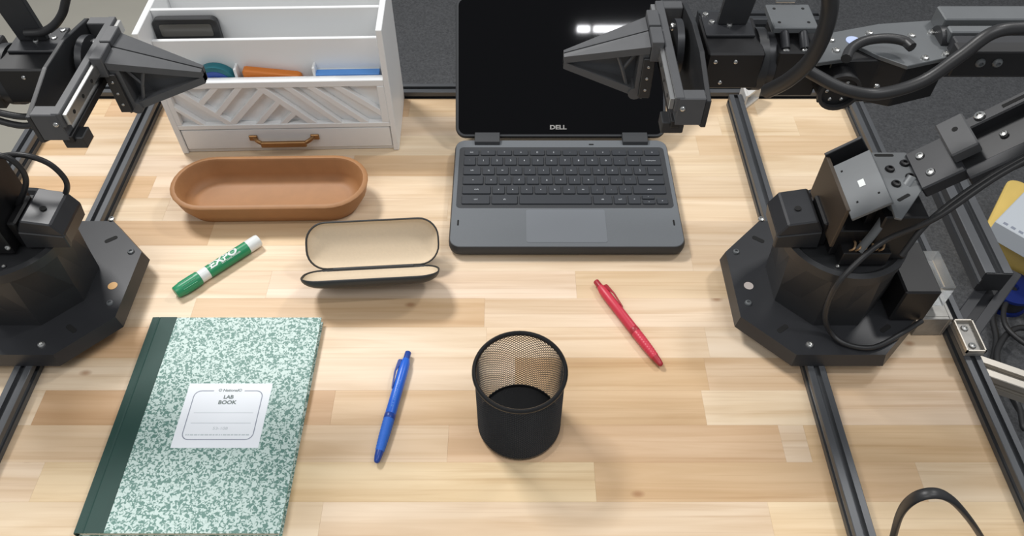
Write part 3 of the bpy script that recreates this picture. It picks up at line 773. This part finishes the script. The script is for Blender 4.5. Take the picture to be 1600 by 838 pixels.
# tape roll
x, z = OF(337, 122, 0.016)
tr = thing('tape_roll', 'teal and cobalt tape roll standing in the organizer front compartment', 'tape', oloc(x, 0.0190, 0.0795), OA)
R_ = 0.0295
bm = nb(); lathe(bm, [(R_, -0.006), (R_, 0.006), (R_ * 0.78, 0.006), (R_ * 0.78, -0.006), (R_, -0.006)], (0, 0, R_), (0, 1, 0), 40, caps=False); part('tape', bm, M_teal, tr, smooth=True)
bm = nb(); lathe(bm, [(R_ * 0.775, -0.0064), (R_ * 0.775, 0.0064), (R_ * 0.5, 0.0064), (R_ * 0.5, -0.0064), (R_ * 0.775, -0.0064)], (0, 0, R_), (0, 1, 0), 36, caps=False); part('core', bm, M_tblu, tr, smooth=True)
# orange block
xa, za = OF(378, 107, 0.018); xb, zb = OF(470, 115, 0.018)
ob = thing('orange_case', 'bright orange slant-topped case in the organizer front compartment', 'case', oloc((xa + xb) / 2, 0.0190, 0.0795), OA)
hw = (xb - xa) / 2; z0 = 0.0795
bm = nb(); prism(bm, [(-hw, -0.006, 0), (hw, -0.006, 0), (hw, -0.006, zb - z0 - 0.003), (hw - 0.004, -0.006, zb - z0), (-hw + 0.003, -0.006, za - z0), (-hw, -0.006, za - z0 - 0.002)], (0, 0.012, 0), 0.0015); part('shell', bm, M_org, ob)
bm = nb(); bx(bm, (-hw - 0.0003, -0.0063, (zb - z0) * 0.78), (hw + 0.0003, 0.0063, (zb - z0) * 0.80)); part('lid_seam', bm, M_org, ob)
# sky blue pad
xa, za = OF(492, 113, 0.018); xb = OW - T_ - 0.006
nbp = thing('note_pad', 'sky blue note pad standing in the organizer front compartment', 'note pad', oloc((xa + xb) / 2, 0.0188, 0.0795), OA)
hw = (xb - xa) / 2
bm = nb(); bx(bm, (-hw, -0.006, 0), (hw, 0.0055, za - z0), bev=0.0006); part('sheets', bm, M_sky, nbp)
bm = nb(); bx(bm, (-hw, 0.0056, 0), (hw, 0.0068, za - z0 + 0.0004), bev=0.0003); part('backing_card', bm, M_pwh, nbp)

# ================================================================ OVAL TRAY
tray = thing('oval_tray', 'tan brown oval tray with rounded ends in front of the organizer', 'tray', (-0.3235, 0.7418, 0.0002), math.radians(1.0))
def stad(L, Wd, z, n=14):
    r = Wd / 2; p = []
    for k in range(n + 1):
        a = -math.pi / 2 + math.pi * k / n; p.append((L / 2 - r + r * math.cos(a), r * math.sin(a), z))
    for k in range(n + 1):
        a = math.pi / 2 + math.pi * k / n; p.append((-L / 2 + r + r * math.cos(a), r * math.sin(a), z))
    return p
bm = nb(); L_, W_ = 0.262, 0.101
loft(bm, [stad(L_ - 0.040, W_ - 0.034, 0.0), stad(L_ - 0.031, W_ - 0.026, 0.002), stad(L_ - 0.010, W_ - 0.009, 0.020), stad(L_ - 0.002, W_ - 0.002, 0.036), stad(L_, W_, 0.0385), stad(L_ - 0.003, W_ - 0.003, 0.040),
          stad(L_ - 0.0125, W_ - 0.0125, 0.040), stad(L_ - 0.016, W_ - 0.016, 0.0375), stad(L_ - 0.026, W_ - 0.024, 0.018), stad(L_ - 0.040, W_ - 0.036, 0.0085), stad(L_ - 0.060, W_ - 0.054, 0.0065)])
part('shell', bm, M_tray, tray, smooth=55)

# ================================================================ MARKER
def along(name, label, cat, pa, pb, z):
    """thing lying on the table from pa to pb (photo pixels at height z); local +X along it"""
    A, B = PZ(*pa, z), PZ(*pb, z); d = B - A
    return thing(name, label, cat, (A.x, A.y, 0.0003), math.atan2(d.y, d.x)), d.length
mk, L_ = along('marker', 'green dry erase marker with white tail and green cap', 'marker', (274, 458), (405, 375), 0.009)
r = 0.0088
bm = nb(); lathe(bm, [(r * .78, 0), (r * .86, 0.001), (r * .95, 0.007), (r * 1.0, 0.010), (r * 1.02, 0.033), (r * .9, 0.034)], (0, 0, r), (1, 0, 0), 32); cp = part('cap', bm, M_cap, mk, smooth=True)
for i in range(12):
    a = 2 * math.pi * i / 12
    bm = nb(); cyl(bm, (0.009, math.cos(a) * r * 1.0, r + math.sin(a) * r * 1.0), (0.028, math.cos(a) * r * 1.02, r + math.sin(a) * r * 1.02), 0.0005, seg=6); part('cap_rib', bm, M_cap, cp)
bm = nb(); lathe(bm, [(r * .9, 0.034), (r * .93, 0.034), (r * .93, 0.046), (r * .9, 0.046)], (0, 0, r), (1, 0, 0), 32); part('collar', bm, M_pwh, mk, smooth=True)
bm = nb(); lathe(bm, [(r * .9, 0.046), (r * .95, 0.046), (r * .95, L_ - 0.018), (r * .9, L_ - 0.018)], (0, 0, r), (1, 0, 0), 32); lb = part('label_sleeve', bm, M_grn, mk, smooth=True)
bm = nb(); lathe(bm, [(r * .9, L_ - 0.018), (r * .96, L_ - 0.018), (r * .96, L_ - 0.003), (r * .86, L_ - 0.0005), (r * .5, L_)], (0, 0, r), (1, 0, 0), 32); part('tail', bm, M_pwh, mk, smooth=True)
def wrap(bm, x0, ang0, rad, zc):
    for v in bm.verts:
        a = ang0 + v.co.y / rad
        rr = rad + 0.00015 + v.co.z
        v.co = V((x0 + v.co.x, -math.sin(-a) * rr if False else math.sin(a) * rr, zc + math.cos(a) * rr))
def print_on(s, size, x, ang, rad, zc, m, parent, name, fit=None, shear=0.0, bold=0.0):
    bm = text_bm(s, size, 0, fit=fit, shear=shear, bold=bold)
    bmesh.ops.subdivide_edges(bm, edges=bm.edges[:], cuts=1)
    wrap(bm, x, ang, rad, zc); return part(name, bm, m, parent)
print_on('EXPO', 0.0125, 0.0690, -0.1, r * .95, r, M_pwh, lb, 'lettering', fit=0.040, shear=0.15, bold=0.0004)
print_on('LOW ODOR', 0.0026, 0.100, 0.55, r * .95, r, M_pwh, lb, 'lettering')
print_on('DRY ERASE MARKER', 0.0030, 0.078, -0.72, r * .95, r, M_pwh, lb, 'lettering')

# ================================================================ EYEGLASS CASE
ca, cb = PZ(480, 424, 0.016), PZ(688, 411, 0.016)
gc = thing('eyeglass_case', 'open black eyeglass case with beige lining standing behind the notebook', 'case', ((ca.x + cb.x) / 2, 0.611, 0.0003), math.atan2(0.011, cb.x - ca.x))
LC, WC = 0.166, 0.060
def shell(bm, M, depth, wall, grow=0.0):
    """half shell: rim in local XY (hinge along y=0, opening toward +z), bulging toward -z"""
    def ringp(k, sc, z):
        q = rrect((LC + grow) - (1 - sc) * WC, WC * sc, WC * 0.42 * sc, 7, 0, WC / 2)
        return [M @ V((x, y, z)) for x, y in q]
    rings = []
    for t in (0.0, 0.25, 0.5, 0.72, 0.88, 0.97, 1.0):
        sc = math.sqrt(max(0.0, 1 - t * t * 0.80)); rings.append(ringp(0, sc, -depth * t))
    return rings
HZ = 0.017
# base half: from the hinge toward the camera and up
def frame(ydir, zdir):
    y = V(ydir).normalized(); z = V(zdir).normalized(); x = y.cross(z)
    return Matrix(((x.x, y.x, z.x, 0), (x.y, y.y, z.y, 0), (x.z, y.z, z.z, HZ), (0, 0, 0, 1)))
tb, tl = math.radians(37), math.radians(40)
MBs = frame((0, -math.cos(tb), math.sin(tb)), (0, math.sin(tb), math.cos(tb)))
MLd = frame((0, math.cos(tl), math.sin(tl)), (0, -math.sin(tl), math.cos(tl)))
for nm, MM, dep in (('case_base', MBs, 0.0125), ('case_lid', MLd, 0.016)):
    bm = nb(); rg = shell(bm, MM, dep, 0)[::-1]
    lip = [[MM @ V((x, y, z)) for x, y in rrect(LC - k, WC - k, WC * .42 - k / 2, 7, 0, WC / 2)] for k, z in ((0.001, 0.0008), (0.003, 0.0008), (0.0045, -0.002))]
    loft(bm, rg + lip, caps=False); bm.verts.ensure_lookup_table(); bm.faces.new([bm.verts[k] for k in range(len(rg[0]))])
    bmesh.ops.recalc_face_normals(bm, faces=bm.faces[:])
    sh = part(nm, bm, M_cas, gc, smooth=60)
    # lining: a dished liner sitting inside the rim
    bm = nb(); rings = []
    for t, sc0 in ((0.0, 0.955), (0.06, 0.945), (0.35, 0.90), (0.6, 0.80), (0.75, 0.62), (0.8, 0.35)):
        q = rrect(LC - (1 - sc0) * WC, WC * sc0, WC * 0.42 * sc0, 7, 0, WC / 2)
        rings.append([MM @ V((x, y, 0.0002 - dep * 0.9 * t)) for x, y in q])
    loft(bm, rings, caps=False); bm.verts.ensure_lookup_table(); bm.faces.new([bm.verts[k] for k in range(len(bm.verts) - len(rings[-1]), len(bm.verts))])
    bmesh.ops.recalc_face_normals(bm, faces=bm.faces[:])
    part('lining', bm, M_lin, sh, smooth=60)
bm = nb(); cyl(bm, (-LC * 0.3, 0, HZ), (LC * 0.3, 0, HZ), 0.0022, seg=12); part('hinge', bm, M_cas, gc, smooth=True)

# ================================================================ LAPTOP
LPX, LPY = 0.0705, 0.6420     # front centre
lap = thing('laptop', 'dark grey open laptop with black screen and black keyboard', 'laptop', (LPX, LPY, 0.0003))
LW, LD, LT = 0.304, 0.207, 0.0195
bm = nb(); yc = LD / 2
def rr3(w, h, r_, z, cy=yc, seg=6): return [(x, y, z) for x, y in rrect(w, h, r_, seg, 0, cy)]
loft(bm, [rr3(LW - 0.010, LD - 0.010, 0.012, 0.001), rr3(LW - 0.002, LD - 0.002, 0.014, 0.005), rr3(LW, LD, 0.015, 0.010), rr3(LW, LD, 0.015, 0.015), rr3(LW - 0.003, LD - 0.003, 0.014, 0.0188)])
base = part('base', bm, M_lapd, lap, smooth=40)
bm = nb(); loft(bm, [rr3(LW - 0.003, LD - 0.003, 0.014, 0.0186), rr3(LW - 0.0045, LD - 0.0045, 0.0135, LT)]); part('palm_deck', bm, M_lap, base, smooth=30)
# keyboard well
KW = 0.278; KY0, KY1 = 0.0735, 0.186
bm = nb(); prism(bm, [(x, y, LT - 0.0002) for x, y in rrect(KW + 0.012, KY1 - KY0 + 0.008, 0.006, 4, 0, (KY0 + KY1) / 2)], (0, 0, 0.0004)); part('keyboard_well', bm, M_lapd, base)
kz = LT + 0.0002
def key(x0, x1, y0, y1, leg=None, ls=0.0042, off=(0, 0)):
    bm = nb(); cxk, cyk = (x0 + x1) / 2, (y0 + y1) / 2
    a = [(x, y, kz) for x, y in rrect(x1 - x0, y1 - y0, 0.0016, 2, cxk, cyk)]
    b = [(x, y, kz + 0.0019) for x, y in rrect(x1 - x0 - 0.0012, y1 - y0 - 0.0012, 0.0014, 2, cxk, cyk)]
    loft(bm, [a, b]); k = part('key', bm, M_key, lap)
    if leg:
        t = text_bm(leg, ls)
        for v in t.verts: v.co += V((cxk + off[0], cyk + off[1], kz + 0.00198))
        part('legend', t, M_leg, k)
g = 0.0022; x0k = -KW / 2 + 0.001; x1k = KW / 2 - 0.001
rowsY = [(0.0755, 0.0925), (0.0945, 0.1110), (0.1130, 0.1300), (0.1320, 0.1490), (0.1510, 0.1690), (0.1715, 0.1835)]
pit = 0.01905
def krow(y, seq, start):
    x = start
    for wd, lg, ls in seq:
        key(x, x + wd * pit - g, y[0], y[1], lg, ls, (0, 0)); x += wd * pit
# bottom row
yb = rowsY[0]; u = (x1k - x0k + g) / pit
krow(yb, [(2.1, 'ctrl', .0036), (1.95, 'alt', .0036), (5.2, None, 0), (1.45, 'alt', .0036), (1.0, 'ctrl', .0034), (1.0, '<', .004)], x0k)
xs = x0k + 12.7 * pit
ymid = (yb[0] + yb[1]) / 2
key(xs, xs + pit - g, ymid + .0006, yb[1], '^', .003); key(xs, xs + pit - g, yb[0], ymid - .0006, 'v', .003)
key(xs + pit, x1k, yb[0], yb[1] - .006, '>', .004)
rem = lambda used: u - used
krow(rowsY[1], [(2.15, 'shift', .0036)] + [(1, c, .0042) for c in 'zxcvbnm,./'] + [(rem(12.15), 'shift', .0036)], x0k)
krow(rowsY[2], [(1.6, 'o', .0036)] + [(1, c, .0042) for c in "asdfghjkl;'"] + [(rem(12.6), 'enter', .0036)], x0k)
krow(rowsY[3], [(1.4, 'tab', .0036)] + [(1, c, .0042) for c in 'qwertyuiop[]'] + [(rem(13.4), '\\', .0042)], x0k)
krow(rowsY[4], [(1, c, .0046) for c in '`1234567890-='] + [(rem(13), 'backspace', .0034)], x0k)
krow(rowsY[5], [(u / 12, c, .0036) for c in ('esc', '<', '>', 'o', '[]', '||', '-', '+', 'x', '-', '+', 'o')], x0k)
bm = nb(); prism(bm, [(x, y, LT - 0.0001) for x, y in rrect(0.104, 0.058, 0.003, 3, 0, 0.0375)], (0, 0, 0.0004)); part('touchpad', bm, M_pad, base)
for sx in (-1, 1):
    bm = nb(); prism(bm, [(x, y, LT - 0.0001) for x, y in rrect(0.0022, 0.010, 0.001, 3, sx * 0.141, 0.043)], (0, 0, 0.0004)); part('vent', bm, M_hole, base)
bm = nb(); prism(bm, [(x, y, LT - .0001) for x, y in rrect(0.007, 0.0025, 0.001, 3, 0.043, 0.196)], (0, 0, 0.0004)); part('camera_window', bm, M_hole, base)
# lid, parallel to the photo plane: tilted back 50 degrees from upright
HY, HZL = 0.2075, 0.018
la = math.radians(40)
LM = Matrix.Translation((0, HY, HZL)) @ Matrix.Rotation(la, 4, 'X')   # local XY: x across, y up the lid, z toward viewer
LH = 0.204
bm = nb()
def lr(w, h, r_, z): return [LM @ V((x, y, z)) for x, y in rrect(w, h, r_, 6, 0, LH / 2 + 0.004)]
loft(bm, [lr(LW - 0.006, LH - 0.006, 0.012, -0.012), lr(LW, LH, 0.014, -0.009), lr(LW, LH, 0.014, -0.002), lr(LW - 0.003, LH - 0.003, 0.013, 0.0)])
lid = part('lid', bm, M_lapd, lap, smooth=40)
bm = nb(); prism(bm, [LM @ V((x, y, 0.0001)) for x, y in rrect(LW - 0.009, LH - 0.009, 0.010, 6, 0, LH / 2 + 0.004)], LM.to_3x3() @ V((0, 0, 0.0005))); part('screen', bm, M_scr, lid)
t = text_bm('DELL', 0.0085, bold=0.0003, fit=0.024)
for v in t.verts: v.co = LM @ V((v.co.x - 0.004, v.co.y + 0.018, 0.0008))
part('lettering', t, M_brk, lid)
for sx in (-1, 1):
    x0, x1 = sorted((sx * 0.088, sx * 0.124))
    bm = nb()
    prism(bm, [(x0, HY - 0.013, LT - 0.0005), (x0, HY - 0.011, LT + 0.005), (x0, HY - 0.002, LT + 0.007), (x0, HY + 0.006, LT + 0.008), (x0, HY + 0.004, LT - 0.002)], (x1 - x0, 0, 0), 0.0006)
    part('hinge', bm, M_lapd, lid)

# ================================================================ NOTEBOOK
nbk = thing('notebook', 'green marbled composition lab notebook with dark green spine tape', 'notebook', (-0.4288, 0.2786, 0.0003))
NW, NH, NT = 0.2015, 0.2605, 0.0105
bm = nb(); bx(bm, (0.003, 0.002, 0.0012), (NW - 0.003, NH - 0.002, NT - 0.0012)); part('pages', bm, M_pap, nbk)
for z in (0.0, NT - 0.0013):
    bm = nb(); bx(bm, (0.001, 0, z), (NW, NH, z + 0.0013), bev=0.0003); cv = part('cover', bm, M_marb, nbk)
bm = nb(); loft(bm, [[(0.029, y, NT + 0.0001), (0.029, y, NT + 0.0006), (0.010, y, NT + 0.0006), (0.0085, y, NT + 0.0001), (0.007, y, NT + 0.0006), (0.0, y, NT + 0.0002), (-0.0009, y, NT - 0.002), (-0.0009, y, 0.0002), (0.0, y, 0.0002), (0.0, y, NT - 0.0015), (0.0085, y, NT - 0.0001)] for y in (0, NH)])
part('spine_tape', bm, M_tape, nbk)
lx0, lx1, ly0, ly1 = -0.360 + 0.4288, -0.2674 + 0.4288, 0.3695 - 0.2786, 0.4478 - 0.2786
lcx, lcy, lw, lh = (lx0 + lx1) / 2, (ly0 + ly1) / 2, lx1 - lx0, ly1 - ly0
bm = nb(); bx(bm, (lx0, ly0, NT), (lx1, ly1, NT + 0.00025)); lab = part('label_sticker', bm, M_lab, nbk)
zt = NT + 0.00032
def flat_ring(bm, o, i):
    a = [bm.verts.new((x, y, zt)) for x, y in o]; b = [bm.verts.new((x, y, zt)) for x, y in i]
    n = len(a)
    for k in range(n): bm.faces.new([a[k], a[(k + 1) % n], b[(k + 1) % n], b[k]])
bm = nb(); flat_ring(bm, rrect(lw - 0.016, lh - 0.018, 0.008, 6, lcx, lcy), rrect(lw - 0.018, lh - 0.020, 0.0072, 6, lcx, lcy)); part('label_border', bm, M_ink, lab)
ytop = lcy + (lh - 0.018) / 2
bm = nb(); bx(bm, (lcx - 0.017, ytop - 0.003, zt - 0.0003), (lcx + 0.017, ytop + 0.003, zt + 0.00003)); part('border_gap', bm, M_lab, lab)
def ltext(s, size, y, m, fit=None, bold=0.0, shear=0.0):
    t = text_bm(s, size, fit=fit, bold=bold, shear=shear)
    for v in t.verts: v.co += V((lcx + 0.001, y, zt + 0.0001))
    part('lettering', t, m, lab)
ltext('® National®', 0.0046, ytop, M_inkd, fit=0.026, bold=0.00012)
ltext('LAB', 0.0064, ytop - 0.0085, M_inkd, bold=0.0002); ltext('BOOK', 0.0064, ytop - 0.0152, M_inkd, fit=0.020, bold=0.0002)
for dy in (0.028, 0.0405):
    bm = nb(); bx(bm, (lcx - lw / 2 + 0.014, ytop - dy, zt), (lcx + lw / 2 - 0.014, ytop - dy + 0.0005, zt + 0.0001)); part('writing_line', bm, M_inkp, lab)
ltext('53-108', 0.0046, ytop - 0.0468, M_inkp, fit=0.016)
bm = nb(); x = lcx - lw / 2 + 0.012
while x < lcx + lw / 2 - 0.014:
    ww = random.uniform(0.001, 0.004); bx(bm, (x, ytop - 0.0550, zt), (x + ww, ytop - 0.0535, zt + 0.0001)); x += ww + 0.0009
part('fine_print', bm, M_inkp, lab)

# ================================================================ PENS
def pen(name, label, pa, pb, m_body, m_dark, m_grip, z=0.0062, lift=0.0, roll=0.0):
    """pa: push button end, pb: tip"""
    rt, L = along(name, label, 'pen', pa, pb, z)
    r = 0.0060; zc = r + 0.0002
    bm = nb(); lathe(bm, [(r * .55, 0.0), (r * .62, 0.0008), (r * .62, 0.012)], (0, 0, zc), (1, 0, 0), 20); part('push_button', bm, m_dark, rt, smooth=True)
    bm = nb(); lathe(bm, [(r * .70, 0.010), (r * .95, 0.016), (r, 0.026), (r, L * .60), (r * .94, L * .605)], (0, 0, zc), (1, 0, 0), 28); bd = part('barrel', bm, m_body, rt, smooth=True)
    bm = nb(); lathe(bm, [(r * .99, L * .585), (r * 1.05, L * .59), (r * 1.05, L * .625), (r * .99, L * .63)], (0, 0, zc), (1, 0, 0), 28); part('band', bm, m_dark, rt, smooth=True)
    bm = nb(); pr = [(r * .96, L * .628)]
    for i in range(10):
        t = L * (.635 + .26 * i / 10); k = r * (1.03 - 0.22 * (i / 10) ** 2)
        pr += [(k, t), (k * .95, t + L * .013), (k, t + L * .02)]
    pr.append((r * .74, L * .905)); lathe(bm, pr, (0, 0, zc), (1, 0, 0), 28); part('grip', bm, m_grip, rt, smooth=True)
    bm = nb(); lathe(bm, [(r * .74, L * .905), (r * .68, L * .945), (r * .52, L * .985), (r * .36, L * .995), (r * .16, L)], (0, 0, zc), (1, 0, 0), 20); part('nose_cone', bm, m_dark, rt, smooth=True)
    # clip on the upper side, rolled
    bm = nb()
    prism(bm, [(0.0125, -0.0019, 0.0052), (0.014, -0.0019, 0.0088), (0.030, -0.0019, 0.0094), (0.050, -0.0014, 0.0072), (0.052, -0.0014, 0.0060), (0.0485, -0.0014, 0.0062), (0.030, -0.0019, 0.0078), (0.020, -0.0019, 0.0052)], (0, 0.0038, 0), 0.0004)
    bm.transform(Matrix.Translation((0, 0, zc)) @ Matrix.Rotation(roll, 4, 'X')); part('clip', bm, m_dark, rt)
    return rt, bd, r, zc, L
rt, bd, r, zc, L = pen('ballpoint_pen', 'blue click ballpoint pen lying between notebook and mesh cup', (638, 551), (588, 724), M_blu, M_blud, M_blug, roll=math.radians(62))
print_on('BALLPOINT 1.0', 0.0034, 0.058, 0.1, r, zc, M_sky, bd, 'lettering', fit=0.034)
pen('ballpoint_pen', 'red click ballpoint pen lying in front of the laptop', (931, 440), (1034, 572), M_red, M_redd, M_red, roll=math.radians(-50))

# ================================================================ MESH PENCIL CUP
cup = thing('pencil_cup', 'empty black wire mesh pencil cup with a solid base', 'pencil cup', (0.0078, 0.4045, 0.0003))
CR, CH, ZB = 0.0446, 0.1075, 0.026
bm = nb()
NS, NR = 128, 48
cell_t = 2 * math.pi / NS
hz = (CH - 0.004) / NR
# expanded metal: zigzag wires, neighbours touching in turn
wire_r = 0.00042
for i in range(NS):
    pts = []
    for j in range(NR + 1):
        off = 0.25 * (1 if (j + i) % 2 else -1)
        a = (i + off) * cell_t * 1.0 + (0.0)
        a = i * cell_t + (0.5 if (j + i) % 2 else -0.5) * cell_t * 0.96
        pts.append((a, 0.002 + j * hz))
    ring = []
    for a, z in pts:
        c_, s_ = math.cos(a), math.sin(a)
        t_ = V((-s_, c_, 0)); n_ = V((c_, s_, 0)); p = V((c_ * CR, s_ * CR, z))
        ring.append([p + n_ * wire_r, p - n_ * wire_r * .5 + t_ * wire_r, p - n_ * wire_r * .5 - t_ * wire_r])
    loft(bm, ring, caps=False)
mw = part('mesh_wall', bm, M_mesh, cup); mw['kind'] = 'stuff'
bm = nb(); lathe(bm, [(0.0005, 0), (CR - 0.003, 0), (CR + 0.0004, 0.0025), (CR + 0.0006, 0.006), (CR - 0.0002, 0.006), (CR - 0.001, 0.0035), (0.0005, 0.003)], (0, 0, 0), (0, 0, 1), 48); part('cup_base', bm, M_rim, cup, smooth=True)
bm = nb(); NT_ = 56; rings = []
for i in range(NT_):
    a = 2 * math.pi * i / NT_
    rings.append([(math.cos(a) * (CR + 0.0006 + 0.0024 * math.cos(b)), math.sin(a) * (CR + 0.0006 + 0.0024 * math.cos(b)), CH - 0.001 + 0.0027 * math.sin(b)) for b in [2 * math.pi * k / 10 for k in range(10)]])
rings.append(rings[0]); loft(bm, rings, caps=False); bmesh.ops.remove_doubles(bm, verts=bm.verts[:], dist=1e-6); part('rim', bm, M_rim, cup, smooth=True)

# ================================================================ RIGHT-HAND EDGE: brackets, struts, cables, boxes
strap = thing('cable_strap', 'black flat cable looping up over the table between two rails', 'cable', (0.45, 0.25, 0.0))
yl = 0.27
pts = [PY(u, v, 0.26) for u, v in ((1391, 866), (1396, 838), (1408, 800), (1430, 778), (1460, 771), (1485, 780), (1510, 806), (1532, 838), (1546, 866))]
bm = nb(); tube(bm, pts, 0.0052, 12, 0.55, up=(0, 1, 0.5)); part('jacket', bm, M_rub, strap, world=True, smooth=60)

# struts of the outer frame
sa, sb = PZ(1468, 262, 0.01), PZ(1552, 440, 0.01)
extrusion('diagonal_strut', sa, sb, 0.034, M_rail, 'thick black slotted strut lying beyond the rail by the robot arm base', cat='strut')
ta, tb_ = PZ(1566, 432, -0.0243), PZ(1499, 525, -0.0243)
extrusion('cross_strut', ta, tb_, 0.034, M_blk2, 'short black slotted strut bolted across below the thick strut', cat='strut')
ua, ub = PZ(1505, 572, -0.005), PZ(1700, 640, -0.005)
extrusion('aluminium_strut', ua, ub, 0.026, M_alu, 'bare silver aluminium slotted strut sticking out over the carpet', cat='strut')

p = PZ(1478, 545, 0.02)
corner_bracket((0.5105, 0.520, 0.001), math.radians(90), 0.036, M_brk, 'grey cast corner bracket beside the rail at the robot arm base')
b2 = thing('joining_plate', 'silver framed joining plate with two screws standing at the strut end', 'bracket', PZ(1514, 545, 0.0))
c0 = PZ(1514, 522, 0.03)
bm = nb(); bx(bm, (c0.x - 0.011, c0.y - 0.024, 0.020), (c0.x + 0.011, c0.y + 0.020, 0.026), bev=0.0008); pl = part('plate', bm, M_brk, b2, world=True)
for lo, hi in (((-.011, -.024), (-.0095, .020)), ((.0095, -.024), (.011, .020)), ((-.011, -.024), (.011, -.0225)), ((-.011, .0185), (.011, .020))):
    bm = nb(); bx(bm, (c0.x + lo[0], c0.y + lo[1], 0.026), (c0.x + hi[0], c0.y + hi[1], 0.031)); part('lip', bm, M_alu, b2, world=True)
for yy in (-0.014, 0.010):
    screw((c0.x, c0.y + yy, 0.026), (0, 0, 1), 0.0042, M_sil, b2)

# boxes and cables on the carpet
def on_floor(u, v): return PZ(u, v, FLOOR_Z)
pa, pb = PZ(1090, 34, FLOOR_Z + 0.0275), PZ(1276, 34, FLOOR_Z + 0.0275)
extrusion('floor_bar', pa, pb, 0.054, M_rail, 'thick black slotted bar lying on the carpet behind the robot arm wrist', cat='bar')
zb = FLOOR_Z + 0.14
A, B = PZ(1541, 352, zb), PZ(1578, 276, zb)
d = (B - A); ba = math.atan2(d.y, d.x); bl = d.length; d.normalize(); pr = V((d.y, -d.x, 0))
ctr = A + d * bl / 2 + pr * 0.16; sp = A + pr * 0.12 - d * 0.06
ybx = thing('storage_bin', 'yellow plastic bin with rounded corners standing on the carpet', 'bin', (ctr.x, ctr.y, FLOOR_Z + 0.0005), ba)
def binring(w_, h_, r_, z): return [(x, y, z) for x, y in rrect(w_, h_, r_, 5)]
bm = nb(); loft(bm, [binring(bl * .92, 0.29, .02, 0), binring(bl, 0.32, .025, 0.125), binring(bl, 0.32, .025, 0.128)]); part('body', bm, M_yel, ybx, smooth=40)
bm = nb(); loft(bm, [binring(bl, 0.32, .025, 0.1285), binring(bl, 0.32, .025, 0.136), binring(bl - .008, 0.312, .022, 0.1395)]); part('lid', bm, M_yel, ybx, smooth=40)
zc_ = zb + 0.05
A, B, C2 = PZ(1555, 346, zc_), PZ(1600, 300, zc_), PZ(1600, 377, zc_)
d = (B - A).normalized(); pr = V((d.y, -d.x, 0)); ctr = A + d * 0.12 + pr * 0.10
cbx = thing('carton', 'flat pale grey printed carton lying on the yellow bin', 'box', (ctr.x, ctr.y, FLOOR_Z + 0.1403), math.atan2(d.y, d.x))
bm = nb(); bx(bm, (-0.12, -0.10, 0), (0.12, 0.10, 0.05), bev=0.002); part('body', bm, M_car, cbx)
bm = nb(); bx(bm, (-0.1203, -0.004, 0.0), (0.1203, 0.004, 0.0503)); part('seam_tape', bm, M_pwh, cbx)
bm = nb()
for i in range(6): bx(bm, (-0.114, 0.085 - i * 0.018, 0.0501), (-0.106, 0.075 - i * 0.018, 0.0504))
part('print_marks', bm, M_ink, cbx)
spo = thing('cable_spool', 'navy blue cable spool lying on the carpet near the carton', 'spool', (sp.x, sp.y, FLOOR_Z + 0.0005))
bm = nb(); lathe(bm, [(0.052, 0), (0.052, 0.008), (0.03, 0.008), (0.03, 0.045), (0.052, 0.045), (0.052, 0.053), (0.012, 0.053), (0.012, 0.0)], (0, 0, 0), (0, 0, 1), 32, caps=False); part('reel', bm, M_nav, spo, smooth=True)
bm = nb(); lathe(bm, [(0.031, 0.009), (0.046, 0.009), (0.046, 0.044), (0.031, 0.044)], (0, 0, 0), (0, 0, 1), 32); part('winding', bm, M_rub, spo, smooth=True)
floor_cables = [
    ('black cable running along the carpet from the spool', [(1535, 400), (1575, 388), (1590, 410), (1600, 460), (1640, 480)]),
    ('black cable crossing the carpet toward the joining plate', [(1660, 425), (1600, 438), (1565, 470), (1545, 500), (1550, 540), (1540, 590)]),
    ('black cable curling on the carpet beside the silver strut', [(1700, 540), (1620, 532), (1580, 525), (1555, 545), (1548, 580), (1580, 650), (1610, 680)]),
    ('black cable looping over the carpet next to the cross strut', [(1660, 485), (1600, 487), (1570, 480), (1555, 500), (1560, 530), (1600, 560), (1660, 565)]),
    ('black cable trailing on the carpet below the silver strut', [(1540, 610), (1570, 650), (1580, 690), (1600, 670), (1640, 660)]),
]
for i, (lb_, px) in enumerate(floor_cables):
    P = [on_floor(*q) for q in px]
    rt = thing('floor_cable', lb_, 'cable', P[0])
    rr = (0.008, 0.007, 0.007, 0.006, 0.006)[i]
    bm = nb(); tube(bm, [p_ + V((0, 0, rr + 0.001 + i * 0.012)) for p_ in P], rr, 8); part('jacket', bm, M_rub, rt, world=True, smooth=60)
